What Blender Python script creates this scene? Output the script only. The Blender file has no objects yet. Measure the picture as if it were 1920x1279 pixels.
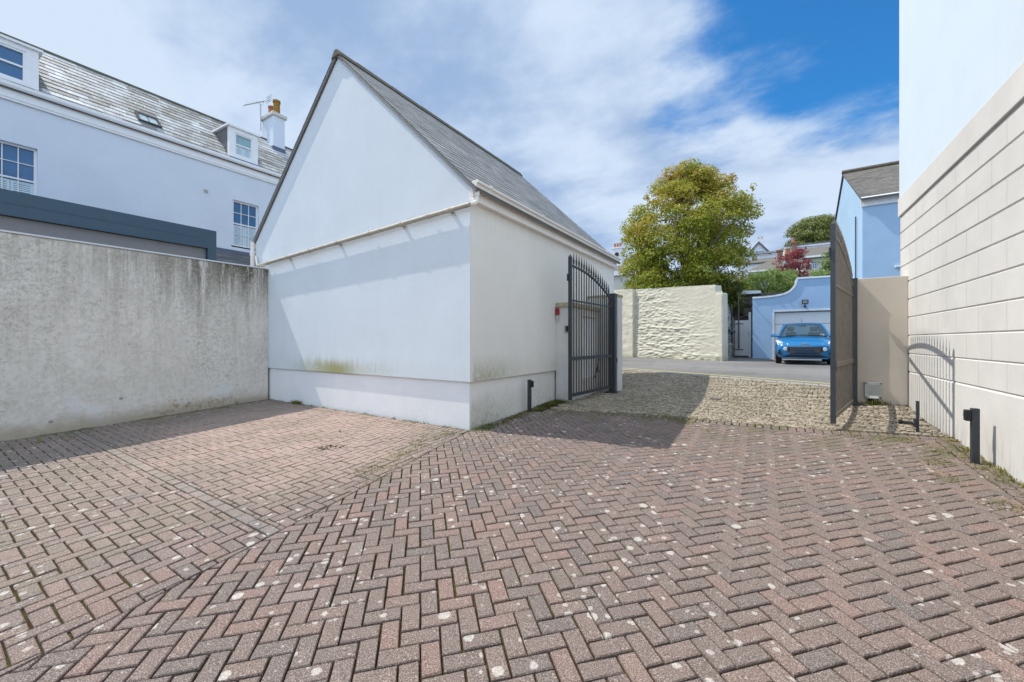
import bpy, bmesh, math, random
from mathutils import Vector, noise as mnoise
random.seed(11)
R = math.radians
sc = bpy.context.scene
col = sc.collection

# ------------------------------------------------------------------ camera
F = 746.7
CAM = Vector((3.8596, -4.7771, 1.37))
YAW = math.atan(483 / F)
FWD = Vector((-math.sin(YAW), math.cos(YAW), 0)); RGT = Vector((math.cos(YAW), math.sin(YAW), 0))
def ray(x, y):
    r = FWD + RGT * ((x - 960) / F); r.z = -(y - 639.5) / F
    return r
def at(x, y, d): return CAM + ray(x, y) * d
def onx(x, y, c): r = ray(x, y); return CAM + r * ((c - CAM.x) / r.x)
def ony(x, y, c): r = ray(x, y); return CAM + r * ((c - CAM.y) / r.y)
cd = bpy.data.cameras.new('camera'); cam = bpy.data.objects.new('camera', cd); col.objects.link(cam)
cam.location = CAM; cam.rotation_euler = (R(90), 0, YAW)
cd.sensor_width = 36; cd.lens = 36 * F / 1920; cd.clip_end = 3000; cd.clip_start = 0.05
sc.camera = cam
sc.view_settings.view_transform = 'Standard'; sc.view_settings.look = 'None'
sc.view_settings.exposure = 0.0; sc.view_settings.gamma = 1.0

# ------------------------------------------------------------------ material helper
class M:
    def __init__(s, name, rough=0.8, spec=0.3):
        s.m = bpy.data.materials.new(name); s.m.use_nodes = True
        s.t = s.m.node_tree; s.b = s.t.nodes['Principled BSDF']
        s.b.inputs['Roughness'].default_value = rough
        s.b.inputs['Specular IOR Level'].default_value = spec
        s.pos = s.n('ShaderNodeNewGeometry').outputs['Position']
    def n(s, typ, **kw):
        nd = s.t.nodes.new(typ)
        for k, v in kw.items(): setattr(nd, k, v)
        return nd
    def set(s, sock, v):
        if isinstance(v, bpy.types.NodeSocket): s.t.links.new(v, sock)
        elif isinstance(v, (tuple, list)):
            sock.default_value = (*v, 1) if len(v) == 3 and sock.type == 'RGBA' else v
        else: sock.default_value = v
    def vec(s, scale, src=None, off=(0, 0, 0)):
        nd = s.n('ShaderNodeMapping'); s.set(nd.inputs['Vector'], src or s.pos)
        nd.inputs['Scale'].default_value = scale if isinstance(scale, tuple) else (scale,) * 3
        nd.inputs['Location'].default_value = off
        return nd.outputs[0]
    def noise(s, scale, detail=4, rough=0.55, off=(0, 0, 0), src=None):
        nd = s.n('ShaderNodeTexNoise'); s.set(nd.inputs['Vector'], s.vec(scale, src, off))
        nd.inputs['Scale'].default_value = 1; nd.inputs['Detail'].default_value = detail; nd.inputs['Roughness'].default_value = rough
        return nd.outputs['Fac']
    def voro(s, scale, out='Distance', rnd=1.0, src=None):
        nd = s.n('ShaderNodeTexVoronoi'); s.set(nd.inputs['Vector'], s.vec(scale, src)); nd.inputs['Scale'].default_value = 1
        nd.inputs['Randomness'].default_value = rnd
        return nd.outputs[out]
    def mr(s, v, a, b, c=0.0, d=1.0, smooth=False):
        nd = s.n('ShaderNodeMapRange'); nd.clamp = True
        if smooth: nd.interpolation_type = 'SMOOTHSTEP'
        s.set(nd.inputs[0], v)
        for i, q in enumerate((a, b, c, d)): s.set(nd.inputs[i + 1], q)
        return nd.outputs[0]
    def math(s, op, a, b=0.5):
        nd = s.n('ShaderNodeMath', operation=op); s.set(nd.inputs[0], a); s.set(nd.inputs[1], b)
        return nd.outputs[0]
    def mul(s, a, b): return s.math('MULTIPLY', a, b)
    def add(s, a, b): return s.math('ADD', a, b)
    def mix(s, f, a, b, blend='MIX'):
        nd = s.n('ShaderNodeMix', data_type='RGBA', blend_type=blend)
        s.set(nd.inputs[0], f); s.set(nd.inputs[6], a); s.set(nd.inputs[7], b)
        return nd.outputs[2]
    def ramp(s, f, stops, interp='LINEAR'):
        nd = s.n('ShaderNodeValToRGB'); s.set(nd.inputs[0], f); cr = nd.color_ramp; cr.interpolation = interp
        while len(cr.elements) > 1: cr.elements.remove(cr.elements[-1])
        for i, (p, c) in enumerate(stops):
            e = cr.elements[0] if i == 0 else cr.elements.new(p)
            e.position = p; e.color = (*c, 1)
        return nd.outputs[0]
    def xyz(s, i):
        nd = s.n('ShaderNodeSeparateXYZ'); s.set(nd.inputs[0], s.pos); return nd.outputs[i]
    def attr(s, name='rnd'):
        return s.n('ShaderNodeAttribute', attribute_name=name).outputs['Fac']
    def bump(s, h, strength=0.3, dist=0.01):
        nd = s.n('ShaderNodeBump'); s.set(nd.inputs['Height'], h); nd.inputs['Strength'].default_value = strength
        nd.inputs['Distance'].default_value = dist; s.t.links.new(nd.outputs[0], s.b.inputs['Normal'])
        return s
    def base(s, c): s.set(s.b.inputs['Base Color'], c); return s
    def rough(s, c): s.set(s.b.inputs['Roughness'], c); return s

def plain(name, c, rough=0.6, var=0.06, metal=0.0, scale=6.0, spec=0.3, bump=0.0):
    m = M(name, rough, spec)
    f = m.noise(scale, 5)
    m.base(m.mix(f, tuple(x * (1 - var * 2) for x in c), tuple(min(1, x * (1 + var * 2)) for x in c)))
    m.b.inputs['Metallic'].default_value = metal
    if bump: m.bump(m.noise(scale * 14, 4), bump, 0.004)
    return m.m

# ------------------------------------------------------------------ mesh helper
class MB:
    def __init__(s): s.v = []; s.f = []; s.r = []
    def face(s, pts, r=0.5):
        i = len(s.v); s.v += [tuple(p) for p in pts]; s.f.append(tuple(range(i, i + len(pts)))); s.r.append(r)
    def raw(s, vs, fs, r=0.5):
        i = len(s.v); s.v += [tuple(p) for p in vs]
        for q in fs: s.f.append(tuple(k + i for k in q)); s.r.append(r)
        return s
    def hexa(s, p, r=0.5):   # p: 4 bottom, 4 top
        return s.raw(p, [(3, 2, 1, 0), (4, 5, 6, 7), (0, 1, 5, 4), (1, 2, 6, 5), (2, 3, 7, 6), (3, 0, 4, 7)], r)
    def box(s, x0, x1, y0, y1, z0, z1, r=0.5):
        return s.hexa([(x0, y0, z0), (x1, y0, z0), (x1, y1, z0), (x0, y1, z0), (x0, y0, z1), (x1, y0, z1), (x1, y1, z1), (x0, y1, z1)], r)
    def fbox(s, f, u0, u1, v0, v1, w0, w1, r=0.5):   # box in a local frame f(u, v, w)
        return s.hexa([f(u0, v0, w0), f(u1, v0, w0), f(u1, v0, w1), f(u0, v0, w1), f(u0, v1, w0), f(u1, v1, w0), f(u1, v1, w1), f(u0, v1, w1)], r)
    def prism(s, poly, d, r=0.5):   # planar polygon (3d points) extruded by vector d
        n = len(poly); d = Vector(d); a = [Vector(p) for p in poly]; b = [p + d for p in a]
        fs = [tuple(range(n - 1, -1, -1)), tuple(range(n, 2 * n))] + [(i, (i + 1) % n, (i + 1) % n + n, i + n) for i in range(n)]
        return s.raw(a + b, fs, r)
    def tube(s, pts, rad, n=8, r=0.5, cap=True):
        pts = [Vector(p) for p in pts]
        rads = rad if isinstance(rad, (list, tuple)) else [rad] * len(pts)
        vs = []; fs = []; ref = None
        for k, p in enumerate(pts):
            t = (pts[min(k + 1, len(pts) - 1)] - pts[max(k - 1, 0)]).normalized()
            a = Vector((0, 0, 1)) if abs(t.z) < 0.9 else Vector((1, 0, 0))
            if ref is not None: a = ref
            u = (a - t * a.dot(t)).normalized(); w = t.cross(u); ref = u
            for j in range(n):
                q = 2 * math.pi * j / n
                vs.append(p + (u * math.cos(q) + w * math.sin(q)) * rads[k])
        for k in range(len(pts) - 1):
            for j in range(n):
                fs.append((k * n + j, k * n + (j + 1) % n, (k + 1) * n + (j + 1) % n, (k + 1) * n + j))
        if cap: fs += [tuple(range(n - 1, -1, -1)), tuple(range((len(pts) - 1) * n, len(pts) * n))]
        return s.raw(vs, fs, r)
    def lathe(s, c, prof, n=16, r=0.5, axis='z'):   # prof: (radius, height)
        c = Vector(c); vs = []; fs = []
        for (q, h) in prof:
            for j in range(n):
                a = 2 * math.pi * j / n
                p = (q * math.cos(a), q * math.sin(a), h)
                if axis == 'x': p = (p[2], p[0], p[1])
                if axis == 'y': p = (p[0], p[2], p[1])
                vs.append(c + Vector(p))
        m = len(prof)
        for k in range(m - 1):
            for j in range(n): fs.append((k * n + j, k * n + (j + 1) % n, (k + 1) * n + (j + 1) % n, (k + 1) * n + j))
        fs += [tuple(range(n - 1, -1, -1)), tuple(range((m - 1) * n, m * n))]
        return s.raw(vs, fs, r)
    def build(s, name, mat, parent=None, at=None, smooth=False, bevel=0.0, local=False, subd=0, auto=None):
        o_ = Vector((0, 0, 0))
        if parent is not None and not local: o_ = WL[parent.name]
        if at is not None: o_ = Vector(at)
        me = bpy.data.meshes.new(name)
        me.from_pydata([(p[0] - o_.x, p[1] - o_.y, p[2] - o_.z) for p in s.v], [], s.f)
        a = me.attributes.new('rnd', 'FLOAT', 'FACE'); a.data.foreach_set('value', s.r)
        bm = bmesh.new(); bm.from_mesh(me)
        if bevel or subd or smooth: bmesh.ops.remove_doubles(bm, verts=bm.verts, dist=1e-5)
        if len(s.f) < 4000: bmesh.ops.recalc_face_normals(bm, faces=bm.faces)
        bm.to_mesh(me); bm.free()
        if smooth: me.polygons.foreach_set('use_smooth', [True] * len(me.polygons))
        me.materials.append(mat)
        ob = bpy.data.objects.new(name, me); col.objects.link(ob)
        WL[ob.name] = o_
        if parent is not None: ob.parent = parent
        elif at is not None: ob.location = o_
        if bevel:
            b = ob.modifiers.new('bevel', 'BEVEL'); b.width = bevel; b.segments = 2; b.limit_method = 'ANGLE'; b.angle_limit = R(35)
        if subd:
            b = ob.modifiers.new('sub', 'SUBSURF'); b.levels = subd; b.render_levels = subd
        if auto:
            b = ob.modifiers.new('split', 'EDGE_SPLIT'); b.split_angle = R(auto)
        return ob
WL = {}
def tag(o, label=None, cat=None, group=None, kind=None):
    if label: o['label'] = label
    if cat: o['category'] = cat
    if group: o['group'] = group
    if kind: o['kind'] = kind
    return o
def thing(name, loc, label, cat, group=None):
    o = bpy.data.objects.new(name, None); col.objects.link(o); o.empty_display_size = 0.2
    o.location = loc; WL[o.name] = Vector(loc)
    return tag(o, label, cat, group)
def one(mb, name, mat, parent, **kw): return mb.build(name, mat, parent, **kw)
def bx(name, mat, parent, *a, **kw): return MB().box(*a).build(name, mat, parent, **kw)

# ------------------------------------------------------------------ terrain
def lerp_t(tab, x):
    if x <= tab[0][0]: return tab[0][1]
    for (a, p), (b, q) in zip(tab, tab[1:]):
        if x <= b: return p + (q - p) * (x - a) / (b - a)
    return tab[-1][1]
ZC = [(-9, -.36), (-3.9, -.175), (-2.38, -.115), (-1, -.045), (0, 0.0), (1.75, .055), (2.5, .11)]
def yline(x): return 8.32 - .4836 * min(max(x, -7.5), 9.5)
def terrain(x, y):
    if y <= 2.5: return lerp_t(ZC, y)
    yl = yline(x)
    if y < yl: return .11 + .32 * ((y - 2.5) / (yl - 2.5)) ** 2.3
    d = (y - yl) * .9
    z = .43 + .165 * (1 - math.exp(-d / 2.8))
    if y > 24: z += .17 * min(y - 24, 70) * (1 if x > -25 else .4)
    return z

# ------------------------------------------------------------------ materials
def mat_brick():
    m = M('brick_paver', .88, .2)
    r = m.attr()
    c = m.ramp(r, [(0, (.136, .115, .106)), (.25, (.165, .130, .115)), (.5, (.193, .143, .124)), (.8, (.232, .150, .126)), (.93, (.24, .19, .165)), (1, (.155, .155, .155))])
    # worn pink patch near the gable
    nd = m.n('ShaderNodeVectorMath', operation='DISTANCE'); m.set(nd.inputs[0], m.vec((1, 1.25, 0))); nd.inputs[1].default_value = (-2.6, -1.7, 0)
    wz = m.add(nd.outputs['Value'], m.mr(m.noise(.9, 3), 0, 1, -1.3, 1.3))
    wear = m.mr(wz, 1.2, 3.4, 1, 0, True)
    c = m.mix(m.mul(wear, .85), c, m.mix(r, (.55, .33, .275), (.46, .36, .30)))
    lw = m.mr(m.add(m.xyz(0), m.noise(1.1, 2)), -.2, 1.2, .28, 0, True)
    c = m.mix(lw, c, (.30, .245, .205))
    bay = m.mr(m.add(m.xyz(0), m.mul(m.noise(1.1, 2), 1.2)), .2, 1.6, 1, 0, True)
    c = m.mix(m.mul(bay, m.mr(m.noise((1.5, 1.0, 0), 5, .65, off=(6, 1, 0)), .42, .62, 0, .55)), c, (.21, .18, .125))
    c = m.mix(m.mul(bay, m.mr(m.noise((1.1, 1.6, 0), 5, .65, off=(1, 9, 0)), .5, .66, 0, .45)), c, (.37, .27, .24))
    # big soft dirt variation
    c = m.mix(m.mr(m.noise(.7, 4), .45, .75, 0, .3), c, (.13, .125, .105))
    # aggregate speckle
    sp = m.noise(170, 2, .7)
    c = m.mix(m.mr(sp, .54, .68, 0, .7), c, (.58, .50, .45))
    c = m.mix(m.mr(sp, .47, .34, 0, .85), c, (.05, .042, .04))
    c = m.mix(m.mr(m.noise(45, 3), .35, .65, 0, .25), c, m.mix(.5, c, (.10, .08, .08)))
    # lichen spots
    sel = m.mr(m.noise(.8, 3, off=(3, 7, 0)), .32, .52)
    w1 = m.noise(60, 3)
    d1 = m.add(m.voro((8.5, 8.5, 0)), m.mr(w1, 0, 1, -.09, .09))
    rs = m.n('ShaderNodeSeparateColor'); m.set(rs.inputs[0], m.voro((8.5, 8.5, 0), 'Color'))
    rad = m.mul(m.mr(rs.outputs[0], .22, 1, .04, .30), sel)
    l1 = m.mr(m.math('SUBTRACT', d1, rad), -.015, .02, 1, 0)
    d2 = m.add(m.voro((17, 17, 0)), m.mr(w1, 0, 1, -.1, .1))
    rs2 = m.n('ShaderNodeSeparateColor'); m.set(rs2.inputs[0], m.voro((17, 17, 0), 'Color'))
    rad2 = m.mul(m.mr(rs2.outputs[1], .42, 1, 0, .40), m.mr(m.noise(1.3, 3, off=(9, 2, 0)), .42, .6))
    l2 = m.mr(m.math('SUBTRACT', d2, rad2), -.03, .03, 1, 0)
    notleft = m.mr(wear, 0, .4, 1, .1)
    lich = m.mul(m.mul(m.math('MAXIMUM', l1, m.mul(l2, .8)), notleft), m.mr(m.noise(140, 3, .7), .35, .62, .25, .9))
    c = m.mix(m.mul(lich, .88), c, (.60, .57, .52))
    # green-brown grime on pavers hugging the garage corner and along the lane edge
    g = m.mul(m.mr(m.noise(2.6, 4), .45, .68), m.mr(m.add(m.xyz(1), m.mul(m.noise(1.3, 2), 1.4)), .9, 2.6, 0, .55))
    c = m.mix(g, c, (.12, .115, .055))
    g2 = m.mul(m.mr(m.noise(2.2, 4, off=(5, 0, 0)), .5, .66), m.mr(m.xyz(0), -5.0, -6.0, 0, .6))
    c = m.mix(g2, c, (.10, .10, .045))
    m.base(c); m.bump(m.add(sp, m.mul(m.noise(60, 3), .7)), .45, .004)
    return m.m
def mat_ground():
    m = M('joint_soil', .95, .1)
    c = m.mix(m.noise(60, 4), (.026, .015, .008), (.068, .041, .022))
    g = m.mul(m.mr(m.noise(3.0, 4), .45, .6), m.mr(m.noise(40, 3), .35, .6))
    c = m.mix(m.mul(g, .65), c, (.075, .085, .018))
    c = m.mix(m.mr(m.noise(160, 2), .62, .72), c, (.20, .15, .07))
    far = m.mr(m.xyz(1), 18, 26)
    c = m.mix(far, c, m.mix(m.noise(.4, 4), (.05, .08, .02), (.09, .11, .035)))
    m.base(c); m.bump(m.noise(120, 3), .6, .01); return m.m
def mat_cobble():
    m = M('cobble_stone', .85, .25)
    r = m.attr()
    c = m.ramp(r, [(0, (.09, .07, .047)), (.3, (.20, .163, .115)), (.6, (.30, .25, .182)), (.85, (.44, .385, .295)), (1, (.24, .22, .195))])
    c = m.mix(m.mr(m.noise(28, 4), .4, .7, 0, .55), c, (.16, .13, .09))
    c = m.mix(m.mr(m.noise(150, 3), .3, .7, 0, .3), c, (.60, .54, .44))
    c = m.mix(m.mr(m.noise(1.0, 4), .5, .7, 0, .45), c, (.17, .145, .085))
    m.base(c); m.bump(m.noise(70, 4), .6, .008); return m.m
def mat_render(name, c, algae=0.0, zs=(.73,), sky_tint=None, dirt=.12, base_dirt=0.0, bumps=.25):
    m = M(name, .85, .2)
    v = m.noise(1.1, 5, .6)
    k = m.mix(m.mr(v, .3, .7), tuple(x * (1 - dirt) for x in c), tuple(min(.9, x * (1 + dirt * .35)) for x in c))
    st = m.noise((7, 7, .45), 4, .6, off=(2, 5, 0))
    k = m.mix(m.mr(st, .55, .78, 0, .09), k, tuple(x * .68 for x in c))
    sp = m.noise(30, 3)
    k = m.mix(m.mr(sp, .68, .76, 0, .35), k, tuple(x * .62 for x in c))
    if algae:
        z = m.xyz(2); x = m.xyz(0)
        fine = m.noise((75, 75, 13), 6, .8)
        band = m.mul(m.mr(z, .70, .74, 0, 1), m.mr(m.add(z, m.mul(m.noise((14, 14, .3), 4, .7), -.55)), .56, .80, 1, 0, True))
        xs = m.math('MAXIMUM', m.mul(m.mr(x, -5.2, -4.4), m.mr(x, -3.2, -1.3, 1, 0)), .12)
        hot = m.mul(m.mr(x, -4.3, -3.7), m.mr(x, -3.2, -2.7, 1, 0))
        a1 = m.mul(m.mul(m.mul(band, xs), m.mr(fine, m.mr(hot, 0, 1, .40, .27), m.mr(hot, 0, 1, .54, .44))), m.mr(hot, 0, 1, .7, .9))
        k = m.mix(m.mul(a1, algae), k, m.mix(m.mul(hot, m.mr(m.noise(2.5, 3), .4, .6)), (.37, .34, .09), (.33, .275, .02)))
        face = m.mul(m.mr(x, -.06, -.03), m.mr(m.xyz(1), .05, .1))
        k = m.mix(face, k, m.mix(1.0, k, (1.0, .985, .945), 'MULTIPLY'))  # warmer light on the gate-side face, put into the render colour
        e1 = m.mul(m.mul(face, m.mr(m.add(m.xyz(1), m.mul(m.noise(2, 3), 1.2)), 1.0, 2.6, 1, 0)), m.mr(m.noise((24, 24, 9), 6, .82, off=(1, 7, 0)), .36, .52))
        e1 = m.mul(e1, m.math('MAXIMUM', m.mr(m.add(z, m.mul(m.noise(3, 3), -.4)), .05, .42, 1, 0, True), m.mul(m.mr(z, .73, .75), m.mr(z, .8, 1.15, .7, 0))))
        k = m.mix(m.mul(e1, .95), k, (.30, .31, .19))
        # grey green streaks towards the ground and the corner
        b2 = m.mul(m.mr(m.add(z, m.mul(m.noise((2.2, 2.2, .5), 3), -.5)), -.2, .35, 1, 0, True), m.mr(m.noise((34, 34, 12), 6, .82), .47, .62))
        k = m.mix(m.mul(b2, m.mul(m.mr(m.xyz(1), .06, .09, .16, .8), m.mr(m.noise((1.1, 1.1, .6), 3, off=(7, 0, 0)), .40, .60))), k, (.25, .27, .19))
        b4 = m.mul(m.mul(m.mr(z, .75, .8), m.mr(m.add(z, m.mul(m.noise((9, 9, .5), 3), -.6)), .55, .95, 1, 0, True)), m.mr(m.noise((50, 50, 4), 5, .75, off=(8, 1, 0)), .5, .66))
        k = m.mix(m.mul(b4, m.mul(.5 * algae, m.mr(m.noise((1.0, 1.0, .6), 3, off=(2, 6, 0)), .42, .62))), k, (.28, .30, .25))
        b3 = m.mul(m.mr(z, 3.0, 3.5), m.mr(m.noise((30, 30, .9), 4, .7, off=(4, 4, 0)), .52, .66))
        k = m.mix(m.mul(b3, m.mr(z, 3.5, 3.52, .35, 0)), k, (.36, .36, .26))
    if sky_tint: k = m.mix(m.mr(m.xyz(1), .03, .015), k, sky_tint, 'MULTIPLY')  # cool sky light on the gable face, put into the same white colour
    if base_dirt:
        z = m.xyz(2)
        b = m.mul(m.mr(m.add(z, m.mul(m.noise(1.5, 3), -.3)), -.1, .35, 1, 0, True), m.mr(m.noise((20, 20, 3), 4), .45, .62))
        k = m.mix(m.mul(b, base_dirt), k, (.23, .19, .13))
    m.base(k); m.bump(m.add(m.noise(22, 5), m.mul(m.noise(170, 3), .5)), bumps, .006)
    return m.m
def mat_concrete():
    m = M('weathered_concrete', .9, .2)
    z = m.xyz(2); y = m.xyz(1)
    c = m.mix(m.mr(m.noise(2.2, 6, .65), .3, .7), (.66, .612, .54), (.80, .75, .675))
    c = m.mix(m.mr(m.noise(14, 6, .75), .46, .66, 0, .5), c, (.46, .42, .355))
    c = m.mix(m.mr(m.noise((9, 9, .8), 5, .7), .5, .72, 0, .22), c, (.39, .36, .30))
    c = m.mix(m.mr(m.noise(60, 4, .7), .58, .72, 0, .5), c, (.70, .68, .65))
    fl = m.mul(m.mr(m.noise(17, 9, .92, off=(3, 3, 3)), .515, .57), m.mr(m.add(m.noise((1.4, 1.4, .7), 4, .6), m.mul(z, .06)), .50, .68))
    c = m.mix(m.mul(fl, .62), c, (.25, .235, .20))
    # black runs below the coping at the garage end
    up = m.mr(m.add(z, m.mul(m.noise((0, 2.5, .3), 4, .7), 2.4)), 3.1, 4.3)
    runs = m.mul(m.mul(up, m.mr(m.noise((0, 9, .6), 5, .8, off=(0, 3, 0)), .38, .50)), m.mr(y, -3.4, -.8, .12, 1))
    runs = m.mul(runs, m.mr(m.noise(24, 6, .85), .34, .46))
    c = m.mix(m.mul(runs, .95), c, (.075, .066, .042))
    ru2 = m.mul(m.mul(m.mr(z, .4, 2.4), m.mr(m.noise((0, 6, .5), 4, .75, off=(0, 9, 0)), .5, .64)), m.mr(m.noise(30, 5, .8), .42, .58))
    c = m.mix(m.mul(ru2, .55), c, (.28, .25, .195))
    # pale scuffed patches low down, brown splash line at the foot
    pale = m.mul(m.mr(m.noise((2.2, 2.2, 3.0), 6, .65, off=(0, 4, 2)), .53, .575), m.mr(m.add(z, m.mul(m.noise(2, 3), -.5)), .0, .75, 1, 0))
    c = m.mix(m.mul(pale, .75), c, (.72, .71, .69))
    foot = m.mr(m.math('SUBTRACT', m.add(z, m.mul(m.noise(2.5, 4), -.45)), m.mul(y, .043)), -.2, .12, 1, 0, True)
    c = m.mix(m.mul(foot, .7), c, (.34, .275, .19))
    rust = m.mul(m.mul(m.mr(m.noise((17, 17, 17), 6, .7), .50, .62), m.mr(m.add(z, m.mul(m.noise(3, 3), -.3)), .06, -.04)), m.mul(m.mr(y, -2.3, -1.8), m.mr(y, -.5, -.8)))
    c = m.mix(m.mul(rust, .7), c, (.25, .15, .03))
    m.base(c); m.bump(m.add(m.noise(25, 5), m.mul(m.noise(120, 4), .6)), .35, .008); return m.m
def mat_slate(name, dark, mid, light, moss=.3, mosscol=(.16, .14, .06)):
    m = M(name, .62, .4)
    r = m.attr()
    c = m.ramp(r, [(0, dark), (.45, mid), (1, light)])
    c = m.mix(m.mr(m.noise(9, 5, .7), .35, .7, 0, .5), c, tuple(x * .55 for x in mid))
    c = m.mix(m.mul(m.mr(m.noise(1.2, 5, .65), .40, .60), m.mr(m.noise(22, 5, .8), .40, .58, 0, moss)), c, mosscol)
    m.base(c); m.bump(m.noise(60, 4), .3, .006); return m.m
def mat_asphalt():
    m = M('asphalt', .85, .3)
    c = m.mix(m.mr(m.noise((.25, .5, 0), 4, off=(2, 0, 0)), .35, .65), (.12, .115, .11), (.20, .192, .185))
    c = m.mix(m.mr(m.noise(130, 2), .4, .7, 0, .6), c, (.29, .28, .265))
    c = m.mix(m.mr(m.noise(3, 5), .55, .7, 0, .4), c, (.06, .06, .058))
    m.base(c); m.bump(m.noise(150, 2), .5, .006); return m.m
def mat_rubble(name, c, rough_amt=.5, dark=(.1, .09, .075), stone=False, lo=(0, 0)):
    m = M(name, .9, .2)
    if stone:
        b = m.n('ShaderNodeTexBrick'); m.set(b.inputs['Vector'], m.vec((1, 1, 1)))
        v = m.voro((3.2, 3.2, 7), 'Color'); s_ = m.n('ShaderNodeSeparateColor'); m.set(s_.inputs[0], v)
        k = m.ramp(s_.outputs[0], [(0, dark), (.5, c), (1, tuple(min(1, x * 1.5) for x in c))])
        e = m.n('ShaderNodeTexVoronoi', feature='DISTANCE_TO_EDGE'); m.set(e.inputs['Vector'], m.vec((3.2, 3.2, 7))); e.inputs['Scale'].default_value = 1
        k = m.mix(m.mr(e.outputs[0], 0, .07, .8, 0), k, (.26, .235, .19))
        k = m.mix(m.mr(m.noise(12, 5), .4, .7, 0, .5), k, dark)
        m.base(k); m.bump(m.add(m.mr(e.outputs[0], 0, .15), m.mul(m.noise(14, 5), .6)), .8, .05)
    else:
        k = m.mix(m.mr(m.noise(1.5, 5), .3, .7), tuple(x * .88 for x in c), c)
        k = m.mix(m.mr(m.noise(8, 5, .7), .52, .72, 0, .3), k, tuple(x * .6 for x in c))
        k = m.mix(m.mr(m.add(m.xyz(2), m.mul(m.noise(2, 3), -.3)), .45, .62, .45, 0), k, (.30, .29, .14))
        m.base(k); m.bump(m.add(m.noise(9, 6, .65), m.mul(m.noise(50, 4), .3)), .6, .03)
    return m.m
def mat_leaf(name, stops, trans=.42, rough=.5):
    m = M(name, rough, .35)
    c = m.ramp(m.attr(), stops)
    c = m.mix(m.mr(m.noise(.9, 3), .4, .7, 0, .25), c, stops[0][1])
    m.base(c)
    tr = m.n('ShaderNodeBsdfTranslucent'); m.set(tr.inputs[0], c)
    mx = m.n('ShaderNodeMixShader'); mx.inputs[0].default_value = trans
    m.t.links.new(m.b.outputs[0], mx.inputs[1]); m.t.links.new(tr.outputs[0], mx.inputs[2])
    m.t.links.new(mx.outputs[0], m.t.nodes['Material Output'].inputs['Surface'])
    return m.m
def mat_glass(name, c=(.015, .085, .19), rough=.04):
    m = M(name, rough, .8); m.base(m.mix(m.noise(1.5, 2), c, tuple(x * 1.6 for x in c)))
    m.bump(m.noise(2.2, 2), .05, .02); return m.m
MT = dict(
    brick=mat_brick(), ground=mat_ground(), cobble=mat_cobble(), asphalt=mat_asphalt(), concrete=mat_concrete(),
    white_render=mat_render('white_render', (.80, .80, .79), algae=.9, dirt=.055, sky_tint=(.86, .915, .965)),
    garage_plinth=mat_render('white_plinth', (.80, .80, .80), algae=.8, dirt=.06),
    cream_render=mat_render('cream_render', (.635, .622, .595), base_dirt=.3),
    pier_render=mat_render('beige_pier_render', (.60, .53, .44), base_dirt=.6, dirt=.1),
    pale_blue=mat_render('pale_blue_render', (.60, .69, .76), dirt=.04),
    house_blue=mat_render('sky_blue_render', (.40, .58, .78), dirt=.08),
    garage_blue=mat_render('garage_blue_render', (.36, .51, .70), dirt=.08),
    left_render=mat_render('lilac_white_render', (.635, .69, .765), dirt=.06),
    far_white=mat_render('far_white_render', (.72, .74, .78)), far_cream=mat_render('far_cream_render', (.60, .58, .53)),
    slate=mat_slate('grey_slate', (.19, .195, .20), (.30, .30, .30), (.42, .41, .39), .45, (.15, .125, .075)),
    slate_old=mat_slate('pale_weathered_slate', (.22, .21, .19), (.52, .53, .52), (.76, .78, .78), .95, (.11, .085, .04)),
    slate_far=mat_slate('brown_slate', (.10, .092, .082), (.155, .14, .125), (.215, .195, .175), .3),
    slate_dark=mat_slate('dark_slate', (.07, .075, .085), (.12, .125, .135), (.19, .19, .19), .3, (.10, .06, .04)),
    ridge=plain('ridge_tile', (.12, .105, .075), .9, .25, scale=8, bump=.4),
    upvc=plain('white_plastic', (.78, .74, .69), .45, .05, scale=3),
    pipe=plain('weathered_pipe', (.42, .38, .31), .6, .22, scale=9),
    white_paint=plain('white_paint', (.78, .79, .80), .5, .03), lead=plain('lead_sheet', (.10, .13, .19), .5, .1),
    iron=plain('painted_iron', (.030, .036, .042), .42, .2, scale=12, spec=.5), iron_sunlit=plain('sunlit_iron_bar', (.15, .13, .105), .5, .3, scale=10, spec=.5),  # bar iron lightened: sun on the right leaf put into the colour
    iron_shaded=plain('shaded_iron_bar', (.045, .043, .038), .5, .3, scale=10, spec=.4),  # same bars darkened: garage shade on the left leaf put into the colour
    fascia=plain('blue_grey_fascia', (.055, .095, .135), .5, .05), panel=plain('grey_panel', (.20, .21, .225), .6, .05),
    terracotta=plain('terracotta', (.37, .14, .07), .8, .25, scale=14), lichen_pot=plain('lichened_pot', (.28, .15, .03), .85, .4, scale=16),
    glass=mat_glass('window_glass'), glass_light=mat_glass('pale_window_glass', (.18, .30, .34)), skyglass=mat_glass('skylight_glass', (.35, .42, .42)),
    shutter=plain('shutter_white', (.55, .66, .72), .6, .05), steel=plain('galvanised_steel', (.42, .43, .42), .45, .08, .6),
    redbox=plain('red_plastic', (.30, .02, .03), .4, .05), greybox=plain('grey_plastic', (.35, .36, .34), .5, .05), black=plain('black_plastic', (.018, .018, .02), .5, .1),
    yellow=plain('road_paint', (.62, .55, .18), .8, .2, scale=20), rubber=plain('rubber', (.016, .016, .017), .8, .2),
    wall_cream=mat_rubble('cream_limewash', (.62, .59, .485)), stone=mat_rubble('rubble_stone', (.40, .375, .335), stone=True, dark=(.2, .18, .15)),
    stone_dark=mat_rubble('dark_rubble_stone', (.17, .15, .12), stone=True, dark=(.05, .045, .035)),
    brickred=plain('red_brick', (.27, .155, .105), .9, .2, scale=20), bark=plain('bark', (.16, .14, .12), .9, .25, scale=20, bump=.5),
)
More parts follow.
